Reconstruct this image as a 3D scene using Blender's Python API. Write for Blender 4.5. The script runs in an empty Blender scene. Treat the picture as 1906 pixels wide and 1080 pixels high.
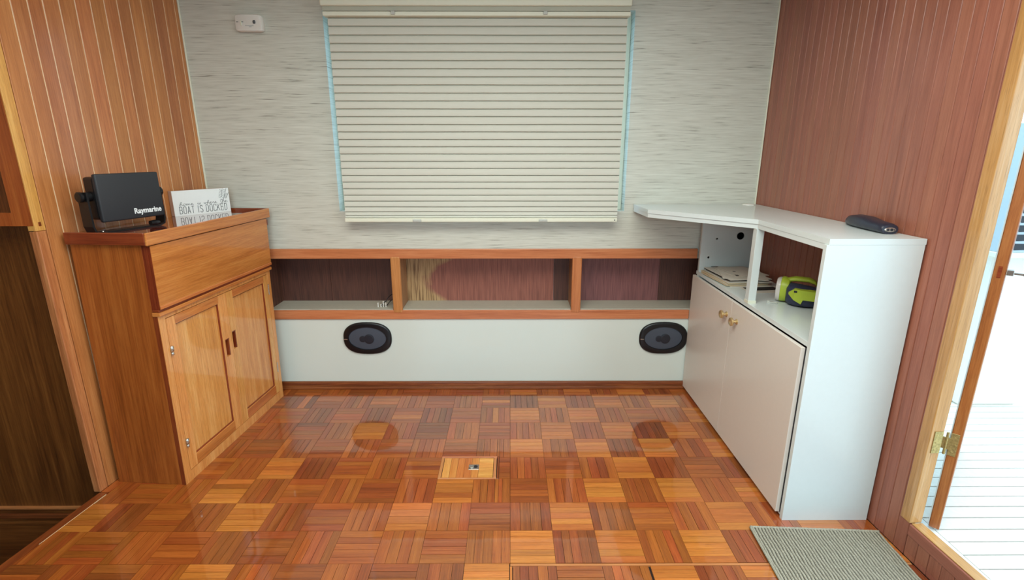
import bpy, bmesh, math, random
from mathutils import Vector, Matrix
random.seed(7)
C = bpy.context.scene.collection
S = bpy.context.scene
R = math.radians
PI = math.pi

# ------------------------------------------------------------------ camera, world, lights, exposure
cam_d = bpy.data.cameras.new('camera')
cam = bpy.data.objects.new('camera', cam_d); C.objects.link(cam)
cam_d.sensor_fit = 'HORIZONTAL'; cam_d.sensor_width = 36.0
cam_d.lens = 36.0 * 950.0 / 1906.0
cam_d.clip_start = 0.02; cam_d.clip_end = 200
cam.location = (0, 0, 1.335)
cam.rotation_euler = (R(90 - 15.3), 0, R(-0.24))
S.camera = cam

S.view_settings.view_transform = 'Standard'
S.view_settings.look = 'None'
S.view_settings.exposure = 0.77
S.view_settings.gamma = 1.0
S.view_settings.use_curve_mapping = False

w = bpy.data.worlds.new('world'); S.world = w; w.use_nodes = True
wn = w.node_tree.nodes; wl = w.node_tree.links
bg = wn['Background']
tc = wn.new('ShaderNodeTexCoord'); sep = wn.new('ShaderNodeSeparateXYZ'); rmp = wn.new('ShaderNodeValToRGB')
wl.new(tc.outputs['Generated'], sep.inputs[0]); wl.new(sep.outputs['Z'], rmp.inputs[0]); wl.new(rmp.outputs[0], bg.inputs[0])
rmp.color_ramp.elements[0].position = 0.0; rmp.color_ramp.elements[0].color = (0.74, 0.90, 1.0, 1)
rmp.color_ramp.elements[1].position = 0.6; rmp.color_ramp.elements[1].color = (0.62, 0.82, 1.0, 1)
bg.inputs[1].default_value = 2.1

def area(name, loc, rot, sx, sy, power=None, color=(1, 1, 1), portal=False):
    d = bpy.data.lights.new(name, 'AREA'); d.shape = 'RECTANGLE'; d.size = sx; d.size_y = sy; d.color = color
    if portal: d.cycles.is_portal = True
    else: d.energy = power
    o = bpy.data.objects.new(name, d); C.objects.link(o); o.location = loc; o.rotation_euler = rot
    return o
# daylight through the wheelhouse windows behind the photographer, the side door and the window behind the blind
area('windscreen_daylight', (-0.15, -1.93, 1.50), (R(90), 0, 0), 2.5, 0.75, 13, (0.52, 0.90, 1.0))
area('doorway_portal', (1.40, 0.88, 1.12), (0, R(90), 0), 1.95, 1.1, portal=True)
area('window_portal', (-0.15, 2.86, 1.48), (R(-90), 0, 0), 1.46, 0.96, portal=True)
area('ceiling_fill', (-0.1, 0.9, 2.14), (0, 0, 0), 2.0, 1.3, 33, (0.95, 1.0, 0.93))  # unseen overhead lamp added as ambient fill

# ------------------------------------------------------------------ materials
def srgb(r, g, b):
    f = lambda c: (c / 255 / 12.92) if c / 255 <= 0.04045 else ((c / 255 + 0.055) / 1.055) ** 2.4
    return (f(r), f(g), f(b), 1)

def new_mat(name):
    m = bpy.data.materials.new(name); m.use_nodes = True
    return m, m.node_tree.nodes, m.node_tree.links, m.node_tree.nodes['Principled BSDF']

def plain(name, col, rough=0.5, metal=0.0, noise=0.04, scale=60, coat=0.0, spec=0.5, bump=0.0, bscale=200):
    m, n, l, p = new_mat(name)
    t = n.new('ShaderNodeTexCoord'); nz = n.new('ShaderNodeTexNoise'); nz.inputs['Scale'].default_value = scale
    nz.inputs['Detail'].default_value = 4
    l.new(t.outputs['Object'], nz.inputs['Vector'])
    mx = n.new('ShaderNodeMix'); mx.data_type = 'RGBA'
    mx.inputs[6].default_value = tuple(c * (1 - noise * 2) for c in col[:3]) + (1,)
    mx.inputs[7].default_value = tuple(min(1, c * (1 + noise * 2)) for c in col[:3]) + (1,)
    l.new(nz.outputs[0], mx.inputs[0]); l.new(mx.outputs[2], p.inputs['Base Color'])
    p.inputs['Roughness'].default_value = rough; p.inputs['Metallic'].default_value = metal
    p.inputs['Coat Weight'].default_value = coat; p.inputs['Specular IOR Level'].default_value = spec
    p.inputs['Coat Roughness'].default_value = 0.08
    if bump:
        b = n.new('ShaderNodeBump'); b.inputs['Strength'].default_value = bump; b.inputs['Distance'].default_value = 0.002
        n2 = n.new('ShaderNodeTexNoise'); n2.inputs['Scale'].default_value = bscale
        l.new(t.outputs['Object'], n2.inputs['Vector']); l.new(n2.outputs[0], b.inputs['Height']); l.new(b.outputs[0], p.inputs['Normal'])
    return m

def wood(name, dark, mid, light, rough=0.3, coat=0.5, coat_rough=0.08, var=0.25, gs=1.0, figure=1.0, pore=0.5, satv=0.08, bump=0.15, spec=0.4):
    """varnished wood; uv map runs along the grain in metres; each board, object or island has its own tone"""
    m, n, l, p = new_mat(name)
    uv = n.new('ShaderNodeUVMap'); uv.uv_map = 'grain'
    oi = n.new('ShaderNodeObjectInfo'); geo = n.new('ShaderNodeNewGeometry')
    ad = n.new('ShaderNodeMath'); ad.operation = 'ADD'
    l.new(oi.outputs['Random'], ad.inputs[0]); l.new(geo.outputs['Random Per Island'], ad.inputs[1])
    fr = n.new('ShaderNodeMath'); fr.operation = 'FRACT'; l.new(ad.outputs[0], fr.inputs[0])
    sc = n.new('ShaderNodeMath'); sc.operation = 'MULTIPLY'; sc.inputs[1].default_value = 37.3; l.new(fr.outputs[0], sc.inputs[0])
    cx = n.new('ShaderNodeCombineXYZ'); l.new(sc.outputs[0], cx.inputs[0]); l.new(sc.outputs[0], cx.inputs[1]); l.new(sc.outputs[0], cx.inputs[2])
    va = n.new('ShaderNodeVectorMath'); va.operation = 'ADD'; l.new(uv.outputs[0], va.inputs[0]); l.new(cx.outputs[0], va.inputs[1])
    def noise(su, sv, det, dist=0.0):
        mp = n.new('ShaderNodeMapping'); mp.inputs['Scale'].default_value = (su * gs, sv * gs, 1)
        l.new(va.outputs[0], mp.inputs[0])
        z = n.new('ShaderNodeTexNoise'); z.inputs['Scale'].default_value = 1; z.inputs['Detail'].default_value = det
        z.inputs['Distortion'].default_value = dist
        l.new(mp.outputs[0], z.inputs['Vector']); return z
    a = noise(2.2, 38, 5, 0.6); b = noise(9, 260, 3); c = noise(30, 900, 2)
    r = n.new('ShaderNodeValToRGB'); e = r.color_ramp.elements
    e[0].position = 0.5 - 0.22 * figure; e[0].color = dark
    e[1].position = 0.5 + 0.22 * figure; e[1].color = light
    k = e.new(0.5); k.color = mid
    m1 = n.new('ShaderNodeMath'); m1.operation = 'MULTIPLY_ADD'; m1.inputs[1].default_value = 0.45
    l.new(b.outputs[0], m1.inputs[0]);
    m0 = n.new('ShaderNodeMath'); m0.operation = 'MULTIPLY'; m0.inputs[1].default_value = 0.55; l.new(a.outputs[0], m0.inputs[0])
    l.new(m0.outputs[0], m1.inputs[2]); l.new(m1.outputs[0], r.inputs[0])
    # fine pores
    pr = n.new('ShaderNodeMapRange'); pr.inputs[1].default_value = 0.30; pr.inputs[2].default_value = 0.46
    pr.inputs[3].default_value = 1 - pore * 0.55; pr.inputs[4].default_value = 1.0
    l.new(c.outputs[0], pr.inputs[0])
    hs = n.new('ShaderNodeHueSaturation'); l.new(r.outputs[0], hs.inputs['Color'])
    vr = n.new('ShaderNodeMapRange'); vr.inputs[3].default_value = 1 - var; vr.inputs[4].default_value = 1 + var
    l.new(fr.outputs[0], vr.inputs[0])
    vm = n.new('ShaderNodeMath'); vm.operation = 'MULTIPLY'; l.new(vr.outputs[0], vm.inputs[0]); l.new(pr.outputs[0], vm.inputs[1])
    l.new(vm.outputs[0], hs.inputs['Value'])
    f2 = n.new('ShaderNodeMath'); f2.operation = 'MULTIPLY'; f2.inputs[1].default_value = 7.13; l.new(fr.outputs[0], f2.inputs[0])
    f3 = n.new('ShaderNodeMath'); f3.operation = 'FRACT'; l.new(f2.outputs[0], f3.inputs[0])
    hr = n.new('ShaderNodeMapRange'); hr.inputs[3].default_value = 0.5 - satv * 0.12; hr.inputs[4].default_value = 0.5 + satv * 0.12
    l.new(f3.outputs[0], hr.inputs[0]); l.new(hr.outputs[0], hs.inputs['Hue'])
    l.new(hs.outputs[0], p.inputs['Base Color'])
    p.inputs['Roughness'].default_value = rough
    p.inputs['Coat Weight'].default_value = coat; p.inputs['Coat Roughness'].default_value = coat_rough
    p.inputs['Specular IOR Level'].default_value = spec
    if bump:
        bp = n.new('ShaderNodeBump'); bp.inputs['Strength'].default_value = bump; bp.inputs['Distance'].default_value = 0.0006
        l.new(b.outputs[0], bp.inputs['Height']); l.new(bp.outputs[0], p.inputs['Normal'])
    return m

M = {}
def floor_wood(name, a, b, c, var):
    m_ = wood(name, a, b, c, rough=0.34, coat=1.0, coat_rough=0.045, var=var, satv=0.06, pore=0.6, bump=0.05, figure=1.2)
    m_.node_tree.nodes['Principled BSDF'].inputs['Coat IOR'].default_value = 1.75
    return m_
M['floor'] = floor_wood('parquet teak', srgb(120, 54, 20), srgb(162, 82, 31), srgb(188, 108, 46), 0.20)
M['floor_pale'] = floor_wood('parquet teak pale block', srgb(150, 78, 28), srgb(192, 110, 44), srgb(214, 138, 64), 0.14)
M['floor_dark'] = floor_wood('parquet teak dark block', srgb(100, 44, 18), srgb(142, 70, 29), srgb(170, 94, 42), 0.20)
M['teak'] = wood('teak orange varnish', srgb(164, 88, 38), srgb(200, 120, 58), srgb(220, 148, 80), rough=0.28, coat=0.7, coat_rough=0.06, var=0.07, pore=0.35, satv=0.05)
M['teak_panel'] = wood('teak golden panel', srgb(196, 124, 56), srgb(226, 158, 82), srgb(240, 186, 114), rough=0.28, coat=0.8, coat_rough=0.05, var=0.06, pore=0.5, satv=0.05)
M['teak_side'] = wood('teak side panel', srgb(120, 60, 20), srgb(162, 88, 34), srgb(188, 114, 50), rough=0.34, coat=0.5, coat_rough=0.12, var=0.05, pore=0.4, gs=0.7)
M['mahog'] = wood('mahogany edge', srgb(92, 34, 16), srgb(128, 54, 28), srgb(156, 76, 40), rough=0.3, coat=0.6, var=0.08, pore=0.3)
M['lboard'] = wood('left wall boards', srgb(160, 94, 50), srgb(190, 120, 68), srgb(210, 142, 86), rough=0.36, coat=0.4, coat_rough=0.2, var=0.12, satv=0.04, pore=0.3)
M['rboard'] = wood('right wall boards', srgb(128, 74, 56), srgb(152, 92, 72), srgb(168, 108, 86), rough=0.38, coat=0.3, coat_rough=0.3, var=0.07, satv=0.03, pore=0.25)
M['dark_panel'] = wood('shaded passage panel', srgb(66, 32, 12), srgb(108, 60, 26), srgb(140, 84, 40), rough=0.4, coat=0.3, coat_rough=0.2, var=0.05, gs=0.6)  # shade of the passage is put into this wood colour
M['post'] = wood('post wood', srgb(150, 84, 48), srgb(186, 118, 72), srgb(210, 146, 96), rough=0.35, coat=0.4, var=0.05, gs=0.8)
M['post_lit'] = wood('post wood lit tone', srgb(190, 128, 58), srgb(218, 160, 84), srgb(234, 184, 108), rough=0.35, coat=0.4, var=0.05)  # same post as the lower half; the light on it is in the colour
M['rail'] = wood('shelf rail wood', srgb(164, 96, 54), srgb(192, 122, 74), srgb(208, 144, 94), rough=0.34, coat=0.45, coat_rough=0.15, var=0.06, pore=0.25)
M['ply'] = wood('dark plywood', srgb(56, 32, 26), srgb(84, 50, 40), srgb(112, 70, 54), rough=0.6, coat=0.05, var=0.05, gs=1.2)
M['base'] = wood('baseboard wood', srgb(84, 38, 18), srgb(132, 70, 34), srgb(176, 108, 60), rough=0.4, coat=0.4, var=0.08)
M['jamb'] = wood('weathered jamb', srgb(150, 100, 50), srgb(184, 132, 76), srgb(200, 158, 112), rough=0.35, coat=0.5, var=0.05, gs=0.6)
M['door'] = wood('door wood', srgb(124, 66, 28), srgb(158, 94, 46), srgb(180, 120, 66), rough=0.35, coat=0.4, var=0.05)
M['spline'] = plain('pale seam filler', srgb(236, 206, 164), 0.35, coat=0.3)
M['gap'] = plain('dark joint', srgb(30, 14, 8), 0.7)
M['white_lam'] = plain('white laminate', srgb(214, 222, 220), 0.28, noise=0.01, coat=0.2, spec=0.5)
M['white_lam_shaded'] = plain('white laminate shaded tone', srgb(222, 214, 204), 0.32, noise=0.01)  # same laminate as the sides, with the doors' shade mixed into the colour
M['white_panel'] = plain('white painted panel', srgb(216, 224, 216), 0.22, noise=0.012, scale=3, coat=0.3)
M['niche_floor'] = plain('pale niche liner', srgb(186, 182, 166), 0.5)
M['cream'] = plain('cream plastic', srgb(226, 226, 206), 0.4, noise=0.01)
M['cream_dk'] = plain('cream plastic channel', srgb(176, 176, 158), 0.5, noise=0.01)
M['white_pl'] = plain('white plastic', srgb(232, 230, 222), 0.35, noise=0.01)
M['clear'] = plain('clear clip', srgb(190, 192, 184), 0.15, noise=0.02)
M['black'] = plain('black plastic', srgb(20, 20, 22), 0.38, noise=0.05, bump=0.1, bscale=900)
M['black_gl'] = plain('black gloss plastic', srgb(9, 10, 14), 0.32, noise=0.02)
M['cover'] = plain('soft black cover', srgb(40, 42, 46), 0.55, noise=0.05, scale=300, bump=0.2, bscale=1500)
M['grille'] = plain('speaker mesh', srgb(66, 72, 84), 0.6, noise=0.3, scale=1500)
M['cone'] = plain('speaker cone', srgb(26, 28, 38), 0.5)
M['brass'] = plain('brass', srgb(216, 190, 140), 0.3, metal=0.8, noise=0.12, scale=90)
M['brass_old'] = plain('aged brass', srgb(176, 160, 106), 0.4, metal=0.7, noise=0.3, scale=160)
M['steel'] = plain('steel', srgb(196, 194, 186), 0.25, metal=0.9, noise=0.1)
M['ink'] = plain('dark teal print', srgb(30, 48, 56), 0.6)
M['ink_lt'] = plain('grey print', srgb(120, 128, 128), 0.6)
M['white_ink'] = plain('white print', srgb(236, 238, 238), 0.5)
M['sign'] = plain('sign face', srgb(244, 248, 246), 0.4, noise=0.01)
M['sign_side'] = plain('sign side', srgb(196, 170, 156), 0.5, noise=0.05)
M['paper'] = plain('paper', srgb(214, 206, 192), 0.7, noise=0.03)
M['paper2'] = plain('aged paper', srgb(204, 184, 148), 0.7, noise=0.04)
M['folder'] = plain('black folder', srgb(34, 32, 34), 0.5)
M['green'] = plain('lime plastic', srgb(174, 192, 56), 0.4, noise=0.03)
M['navy'] = plain('navy rubber', srgb(46, 50, 78), 0.55, noise=0.05)
M['navy_dk'] = plain('dark navy plastic', srgb(36, 38, 52), 0.35, noise=0.05)
M['lens'] = plain('frosted lens', srgb(214, 206, 200), 0.2)
M['ceiling'] = plain('white headliner', srgb(226, 222, 208), 0.7)
M['deck'] = plain('pale deck plank', srgb(220, 216, 204), 0.6, noise=0.05)
M['caulk'] = plain('black caulk', srgb(26, 28, 30), 0.6)
M['gel'] = plain('pale gelcoat', srgb(206, 222, 226), 0.3, noise=0.01)
M['vent_gel'] = plain('pale blue grey moulding', srgb(168, 186, 194), 0.35, noise=0.01)
M['slot'] = plain('dark slot', srgb(24, 28, 36), 0.5)
M['water'] = plain('pale water', srgb(150, 170, 176), 0.15, noise=0.1, scale=2)
M['niche_side'] = wood('niche side wood', srgb(132, 90, 60), srgb(164, 118, 82), srgb(188, 144, 106), rough=0.5, coat=0.2, var=0.03)

# glass
m, n, l, p = new_mat('tinted window glass'); out = n['Material Output']; n.remove(p)
tr_ = n.new('ShaderNodeBsdfTransparent'); tr_.inputs[0].default_value = (0.84, 0.94, 1.0, 1); gl_ = n.new('ShaderNodeBsdfGlossy'); gl_.inputs['Roughness'].default_value = 0.02
mx_ = n.new('ShaderNodeMixShader'); mx_.inputs[0].default_value = 0.06; l.new(tr_.outputs[0], mx_.inputs[1]); l.new(gl_.outputs[0], mx_.inputs[2]); l.new(mx_.outputs[0], out.inputs[0]); M['glass'] = m

# wallpaper: horizontal grasscloth
def wallpaper():
    m, n, l, p = new_mat('grasscloth wallpaper')
    t = n.new('ShaderNodeTexCoord')
    def nz(sx, sz, det, off=0):
        mp = n.new('ShaderNodeMapping'); mp.inputs['Scale'].default_value = (sx, 4, sz); mp.inputs['Location'].default_value = (off, off, off)
        l.new(t.outputs['Object'], mp.inputs[0])
        z = n.new('ShaderNodeTexNoise'); z.inputs['Scale'].default_value = 1; z.inputs['Detail'].default_value = det
        z.inputs['Distortion'].default_value = 0.25
        l.new(mp.outputs[0], z.inputs['Vector']); return z
    a = nz(7, 210, 4); b = nz(12, 420, 3, 5.3); c = nz(1.5, 40, 3, 9.1)
    r = n.new('ShaderNodeValToRGB'); e = r.color_ramp.elements
    e[0].position = 0.35; e[0].color = srgb(128, 125, 112)
    e[1].position = 0.62; e[1].color = srgb(212, 212, 200)
    k = e.new(0.43); k.color = srgb(194, 193, 180)
    mx = n.new('ShaderNodeMath'); mx.operation = 'MULTIPLY_ADD'; mx.inputs[1].default_value = 0.5
    ml = n.new('ShaderNodeMath'); ml.operation = 'MULTIPLY'; ml.inputs[1].default_value = 0.32; l.new(b.outputs[0], ml.inputs[0])
    m3 = n.new('ShaderNodeMath'); m3.operation = 'MULTIPLY_ADD'; m3.inputs[1].default_value = 0.18; l.new(c.outputs[0], m3.inputs[0]); l.new(ml.outputs[0], m3.inputs[2])
    l.new(a.outputs[0], mx.inputs[0]); l.new(m3.outputs[0], mx.inputs[2]); l.new(mx.outputs[0], r.inputs[0])
    l.new(r.outputs[0], p.inputs['Base Color']); p.inputs['Roughness'].default_value = 0.5
    bp = n.new('ShaderNodeBump'); bp.inputs['Strength'].default_value = 0.35; bp.inputs['Distance'].default_value = 0.001
    l.new(mx.outputs[0], bp.inputs['Height']); l.new(bp.outputs[0], p.inputs['Normal'])
    return m
M['paperwall'] = wallpaper()

# blind fabric
def fabric():
    m, n, l, p = new_mat('cellular blind fabric')
    t = n.new('ShaderNodeTexCoord'); mp = n.new('ShaderNodeMapping'); mp.inputs['Scale'].default_value = (12, 40, 500)
    l.new(t.outputs['Object'], mp.inputs[0])
    z = n.new('ShaderNodeTexNoise'); z.inputs['Scale'].default_value = 1; z.inputs['Detail'].default_value = 3
    l.new(mp.outputs[0], z.inputs['Vector'])
    mx = n.new('ShaderNodeMix'); mx.data_type = 'RGBA'; mx.inputs[6].default_value = srgb(200, 199, 186); mx.inputs[7].default_value = srgb(212, 211, 199)
    l.new(z.outputs[0], mx.inputs[0]); l.new(mx.outputs[2], p.inputs['Base Color']); p.inputs['Roughness'].default_value = 0.75
    p.inputs['Specular IOR Level'].default_value = 0.2
    return m
M['fabric'] = fabric()

# niche back: stained veneer, bleached at its left end
def veneer(name, cols, bleach=None):
    m, n, l, p = new_mat(name)
    t = n.new('ShaderNodeTexCoord')
    mp = n.new('ShaderNodeMapping'); mp.inputs['Scale'].default_value = (160, 1, 7); l.new(t.outputs['Object'], mp.inputs[0])
    z = n.new('ShaderNodeTexNoise'); z.inputs['Scale'].default_value = 1; z.inputs['Detail'].default_value = 4; l.new(mp.outputs[0], z.inputs['Vector'])
    r = n.new('ShaderNodeValToRGB'); e = r.color_ramp.elements; e[0].position = 0.3; e[0].color = cols[0]; e[1].position = 0.7; e[1].color = cols[1]
    l.new(z.outputs[0], r.inputs[0]); out = r.outputs[0]
    if bleach:
        sp = n.new('ShaderNodeSeparateXYZ'); l.new(t.outputs['Object'], sp.inputs[0])
        z2 = n.new('ShaderNodeTexNoise'); z2.inputs['Scale'].default_value = 9; z2.inputs['Detail'].default_value = 6; l.new(t.outputs['Object'], z2.inputs['Vector'])
        mm = n.new('ShaderNodeMath'); mm.operation = 'MULTIPLY_ADD'; mm.inputs[1].default_value = -0.16
        l.new(z2.outputs[0], mm.inputs[0]); l.new(sp.outputs[0], mm.inputs[2])
        zz = n.new('ShaderNodeMath'); zz.operation = 'SUBTRACT'; zz.inputs[1].default_value = bleach[1]; l.new(sp.outputs[2], zz.inputs[0])
        ab = n.new('ShaderNodeMath'); ab.operation = 'ABSOLUTE'; l.new(zz.outputs[0], ab.inputs[0])
        pw = n.new('ShaderNodeMath'); pw.operation = 'POWER'; pw.inputs[1].default_value = 2.0; l.new(ab.outputs[0], pw.inputs[0])
        qq = n.new('ShaderNodeMath'); qq.operation = 'MULTIPLY_ADD'; qq.inputs[1].default_value = -9.0; l.new(pw.outputs[0], qq.inputs[0]); l.new(mm.outputs[0], qq.inputs[2])
        mr = n.new('ShaderNodeMapRange'); mr.inputs[1].default_value = bleach[0] - 0.025; mr.inputs[2].default_value = bleach[0] + 0.025
        mr.inputs[3].default_value = 1; mr.inputs[4].default_value = 0; l.new(qq.outputs[0], mr.inputs[0])
        r2 = n.new('ShaderNodeValToRGB'); e = r2.color_ramp.elements; e[0].position = 0.35; e[0].color = srgb(112, 78, 48); e[1].position = 0.55; e[1].color = srgb(184, 148, 104)
        l.new(z.outputs[0], r2.inputs[0])
        mx = n.new('ShaderNodeMix'); mx.data_type = 'RGBA'; l.new(mr.outputs[0], mx.inputs[0]); l.new(out, mx.inputs[6]); l.new(r2.outputs[0], mx.inputs[7])
        out = mx.outputs[2]
    l.new(out, p.inputs['Base Color']); p.inputs['Roughness'].default_value = 0.5
    return m
M['ven_left'] = veneer('niche veneer dark', (srgb(70, 42, 36), srgb(98, 60, 48)))
M['ven_mid'] = veneer('niche veneer bleached', (srgb(122, 72, 60), srgb(160, 98, 82)), bleach=(-0.56, 0.60))
M['ven_right'] = veneer('niche veneer light tint', (srgb(108, 66, 66), srgb(142, 90, 88)))  # purplish tint of the light is put into this veneer colour

# mat
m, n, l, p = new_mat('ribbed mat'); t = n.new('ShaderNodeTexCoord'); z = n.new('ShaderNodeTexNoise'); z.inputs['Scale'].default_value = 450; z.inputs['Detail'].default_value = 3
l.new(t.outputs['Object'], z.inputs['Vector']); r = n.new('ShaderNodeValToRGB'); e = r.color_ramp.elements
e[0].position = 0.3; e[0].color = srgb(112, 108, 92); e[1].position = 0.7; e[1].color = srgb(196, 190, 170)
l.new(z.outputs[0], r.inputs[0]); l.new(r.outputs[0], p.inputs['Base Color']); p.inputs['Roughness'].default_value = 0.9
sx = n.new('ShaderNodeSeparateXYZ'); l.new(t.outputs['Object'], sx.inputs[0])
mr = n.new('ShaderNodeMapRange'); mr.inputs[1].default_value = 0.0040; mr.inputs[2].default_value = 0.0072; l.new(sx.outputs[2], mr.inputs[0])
mc = n.new('ShaderNodeMix'); mc.data_type = 'RGBA'; mc.inputs[6].default_value = srgb(58, 54, 44); l.new(mr.outputs[0], mc.inputs[0]); l.new(r.outputs[0], mc.inputs[7]); l.new(mc.outputs[2], p.inputs['Base Color'])  # shade between the ribs is put into the colour by height
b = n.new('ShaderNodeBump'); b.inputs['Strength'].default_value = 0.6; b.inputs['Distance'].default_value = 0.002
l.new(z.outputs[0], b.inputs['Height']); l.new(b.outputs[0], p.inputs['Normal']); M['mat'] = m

# ------------------------------------------------------------------ mesh helpers
AX = {'x': 0, 'y': 1, 'z': 2}
def finish(bm, name, grain='z', smooth=False, warp=None):
    bmesh.ops.recalc_face_normals(bm, faces=bm.faces)
    uvl = bm.loops.layers.uv.new('grain'); g = AX[grain]; oth = [i for i in range(3) if i != g]
    for f in bm.faces:
        nn = [abs(c) for c in f.normal]; d = nn.index(max(nn))
        for lp in f.loops:
            co = lp.vert.co
            if d == g: lp[uvl].uv = (co[oth[0]] * 0.5, co[oth[1]])
            else:
                o2 = [i for i in oth if i != d][0]
                lp[uvl].uv = (co[g], co[o2] + 0.31 * d)
        f.smooth = smooth
    if warp:
        for v in bm.verts: v.co = warp(v.co)
    me = bpy.data.meshes.new(name); bm.to_mesh(me); bm.free(); return me

def add_box(bm, x0, x1, y0, y1, z0, z1, bev=0.0, seg=1):
    r = bmesh.ops.create_cube(bm, size=1.0)
    for v in r['verts']:
        v.co = Vector(((x0 + x1) / 2 + v.co.x * (x1 - x0), (y0 + y1) / 2 + v.co.y * (y1 - y0), (z0 + z1) / 2 + v.co.z * (z1 - z0)))
    if bev:
        es = set()
        for v in r['verts']: es.update(v.link_edges)
        bmesh.ops.bevel(bm, geom=list(es), offset=bev, segments=seg, affect='EDGES', profile=0.5)

def add_prism(bm, poly, z0, z1):
    b = [bm.verts.new((x, y, z0)) for x, y in poly]; t = [bm.verts.new((x, y, z1)) for x, y in poly]
    bm.faces.new(b[::-1]); bm.faces.new(t); n_ = len(poly)
    for i in range(n_): bm.faces.new((b[i], b[(i + 1) % n_], t[(i + 1) % n_], t[i]))

def add_plate(bm, x0, x1, z0, z1, y0, y1, holes):
    """vertical plate in the xz plane between y0 and y1 with rectangular through holes (hx0,hx1,hz0,hz1)"""
    xs = sorted(set([x0, x1] + [h[0] for h in holes] + [h[1] for h in holes])); zs = sorted(set([z0, z1] + [h[2] for h in holes] + [h[3] for h in holes]))
    def solid(i, j):
        if i < 0 or j < 0 or i >= len(xs) - 1 or j >= len(zs) - 1: return False
        cx, cz = (xs[i] + xs[i + 1]) / 2, (zs[j] + zs[j + 1]) / 2
        return not any(h[0] < cx < h[1] and h[2] < cz < h[3] for h in holes)
    V = {}
    def v(i, j, s):
        k = (i, j, s)
        if k not in V: V[k] = bm.verts.new((xs[i], y0 if s == 0 else y1, zs[j]))
        return V[k]
    for i in range(len(xs) - 1):
        for j in range(len(zs) - 1):
            if not solid(i, j): continue
            bm.faces.new((v(i, j, 0), v(i + 1, j, 0), v(i + 1, j + 1, 0), v(i, j + 1, 0)))
            bm.faces.new((v(i, j, 1), v(i, j + 1, 1), v(i + 1, j + 1, 1), v(i + 1, j, 1)))
            for di, dj, a, b in ((-1, 0, (i, j + 1), (i, j)), (1, 0, (i + 1, j), (i + 1, j + 1)), (0, -1, (i, j), (i + 1, j)), (0, 1, (i + 1, j + 1), (i, j + 1))):
                if not solid(i + di, j + dj):
                    bm.faces.new((v(*a, 0), v(*a, 1), v(*b, 1), v(*b, 0)))

def add_lathe(bm, prof, origin, axis, seg=24):
    """profile [(t along axis, radius)] turned about an axis"""
    a = Vector(axis).normalized(); u = a.orthogonal().normalized(); w_ = a.cross(u); o = Vector(origin)
    rings = []
    for t_, r_ in prof:
        if r_ <= 1e-6: rings.append([bm.verts.new(o + a * t_)])
        else: rings.append([bm.verts.new(o + a * t_ + u * (r_ * math.cos(2 * PI * k / seg)) + w_ * (r_ * math.sin(2 * PI * k / seg))) for k in range(seg)])
    for A, B in zip(rings, rings[1:]):
        if len(A) == 1 and len(B) == 1: continue
        for k in range(seg):
            k2 = (k + 1) % seg
            if len(A) == 1: bm.faces.new((A[0], B[k], B[k2]))
            elif len(B) == 1: bm.faces.new((A[k], B[0], A[k2]))
            else: bm.faces.new((A[k], B[k], B[k2], A[k2]))
    if len(rings[0]) > 1: bm.faces.new(rings[0][::-1])
    if len(rings[-1]) > 1: bm.faces.new(rings[-1])

def add_tube(bm, pts, rad, seg=8):
    pts = [Vector(p_) for p_ in pts]; rings = []
    prev = None
    for i, p_ in enumerate(pts):
        t_ = (pts[min(i + 1, len(pts) - 1)] - pts[max(i - 1, 0)]).normalized()
        u = t_.orthogonal().normalized() if prev is None else (prev - t_ * prev.dot(t_)).normalized()
        prev = u; w_ = t_.cross(u); r_ = rad[i] if isinstance(rad, (list, tuple)) else rad
        rings.append([bm.verts.new(p_ + u * (r_ * math.cos(2 * PI * k / seg)) + w_ * (r_ * math.sin(2 * PI * k / seg))) for k in range(seg)])
    for A, B in zip(rings, rings[1:]):
        for k in range(seg): bm.faces.new((A[k], B[k], B[(k + 1) % seg], A[(k + 1) % seg]))
    bm.faces.new(rings[0][::-1]); bm.faces.new(rings[-1])

def add_loft(bm, rings, caps=True):
    RR = [[bm.verts.new(p_) for p_ in ring] for ring in rings]; n_ = len(RR[0])
    for A, B in zip(RR, RR[1:]):
        for k in range(n_): bm.faces.new((A[k], A[(k + 1) % n_], B[(k + 1) % n_], B[k]))
    if caps: bm.faces.new(RR[0][::-1]); bm.faces.new(RR[-1])

def smooth_pts(pts, it=3):
    for _ in range(it):
        o = [pts[0]]
        for a, b in zip(pts, pts[1:]):
            a = Vector(a); b = Vector(b); o += [a * 0.75 + b * 0.25, a * 0.25 + b * 0.75]
        o.append(pts[-1]); pts = o
    return pts

def obj(name, me, mat, parent=None):
    o = bpy.data.objects.new(name, me); C.objects.link(o)
    if mat is not None and (not me.materials): me.materials.append(mat)
    if parent: o.parent = parent
    return o

def box(name, x0, x1, y0, y1, z0, z1, mat, parent=None, grain='z', bev=0.0, seg=1, warp=None):
    bm = bmesh.new(); add_box(bm, x0, x1, y0, y1, z0, z1, bev, seg)
    return obj(name, finish(bm, name, grain, warp=warp), mat, parent)

def mesh(name, fn, mat, parent=None, grain='z', smooth=False, warp=None):
    bm = bmesh.new(); fn(bm); return obj(name, finish(bm, name, grain, smooth, warp), mat, parent)

def autosmooth(o, ang=35):
    me = o.data
    for p_ in me.polygons: p_.use_smooth = True
    try: me.set_sharp_from_angle(angle=R(ang))
    except Exception: pass
    return o

def thing(name, label, cat, loc=(0, 0, 0), rotz=0.0, group=None, kind=None):
    o = bpy.data.objects.new(name, None); C.objects.link(o); o.empty_display_size = 0.05
    o.location = loc; o.rotation_euler = (0, 0, rotz); o['label'] = label
    if cat: o['category'] = cat
    if group: o['group'] = group
    if kind: o['kind'] = kind
    return o

def tag(o, label, cat=None, group=None, kind=None):
    o['label'] = label
    if cat: o['category'] = cat
    if group: o['group'] = group
    if kind: o['kind'] = kind
    return o

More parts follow.
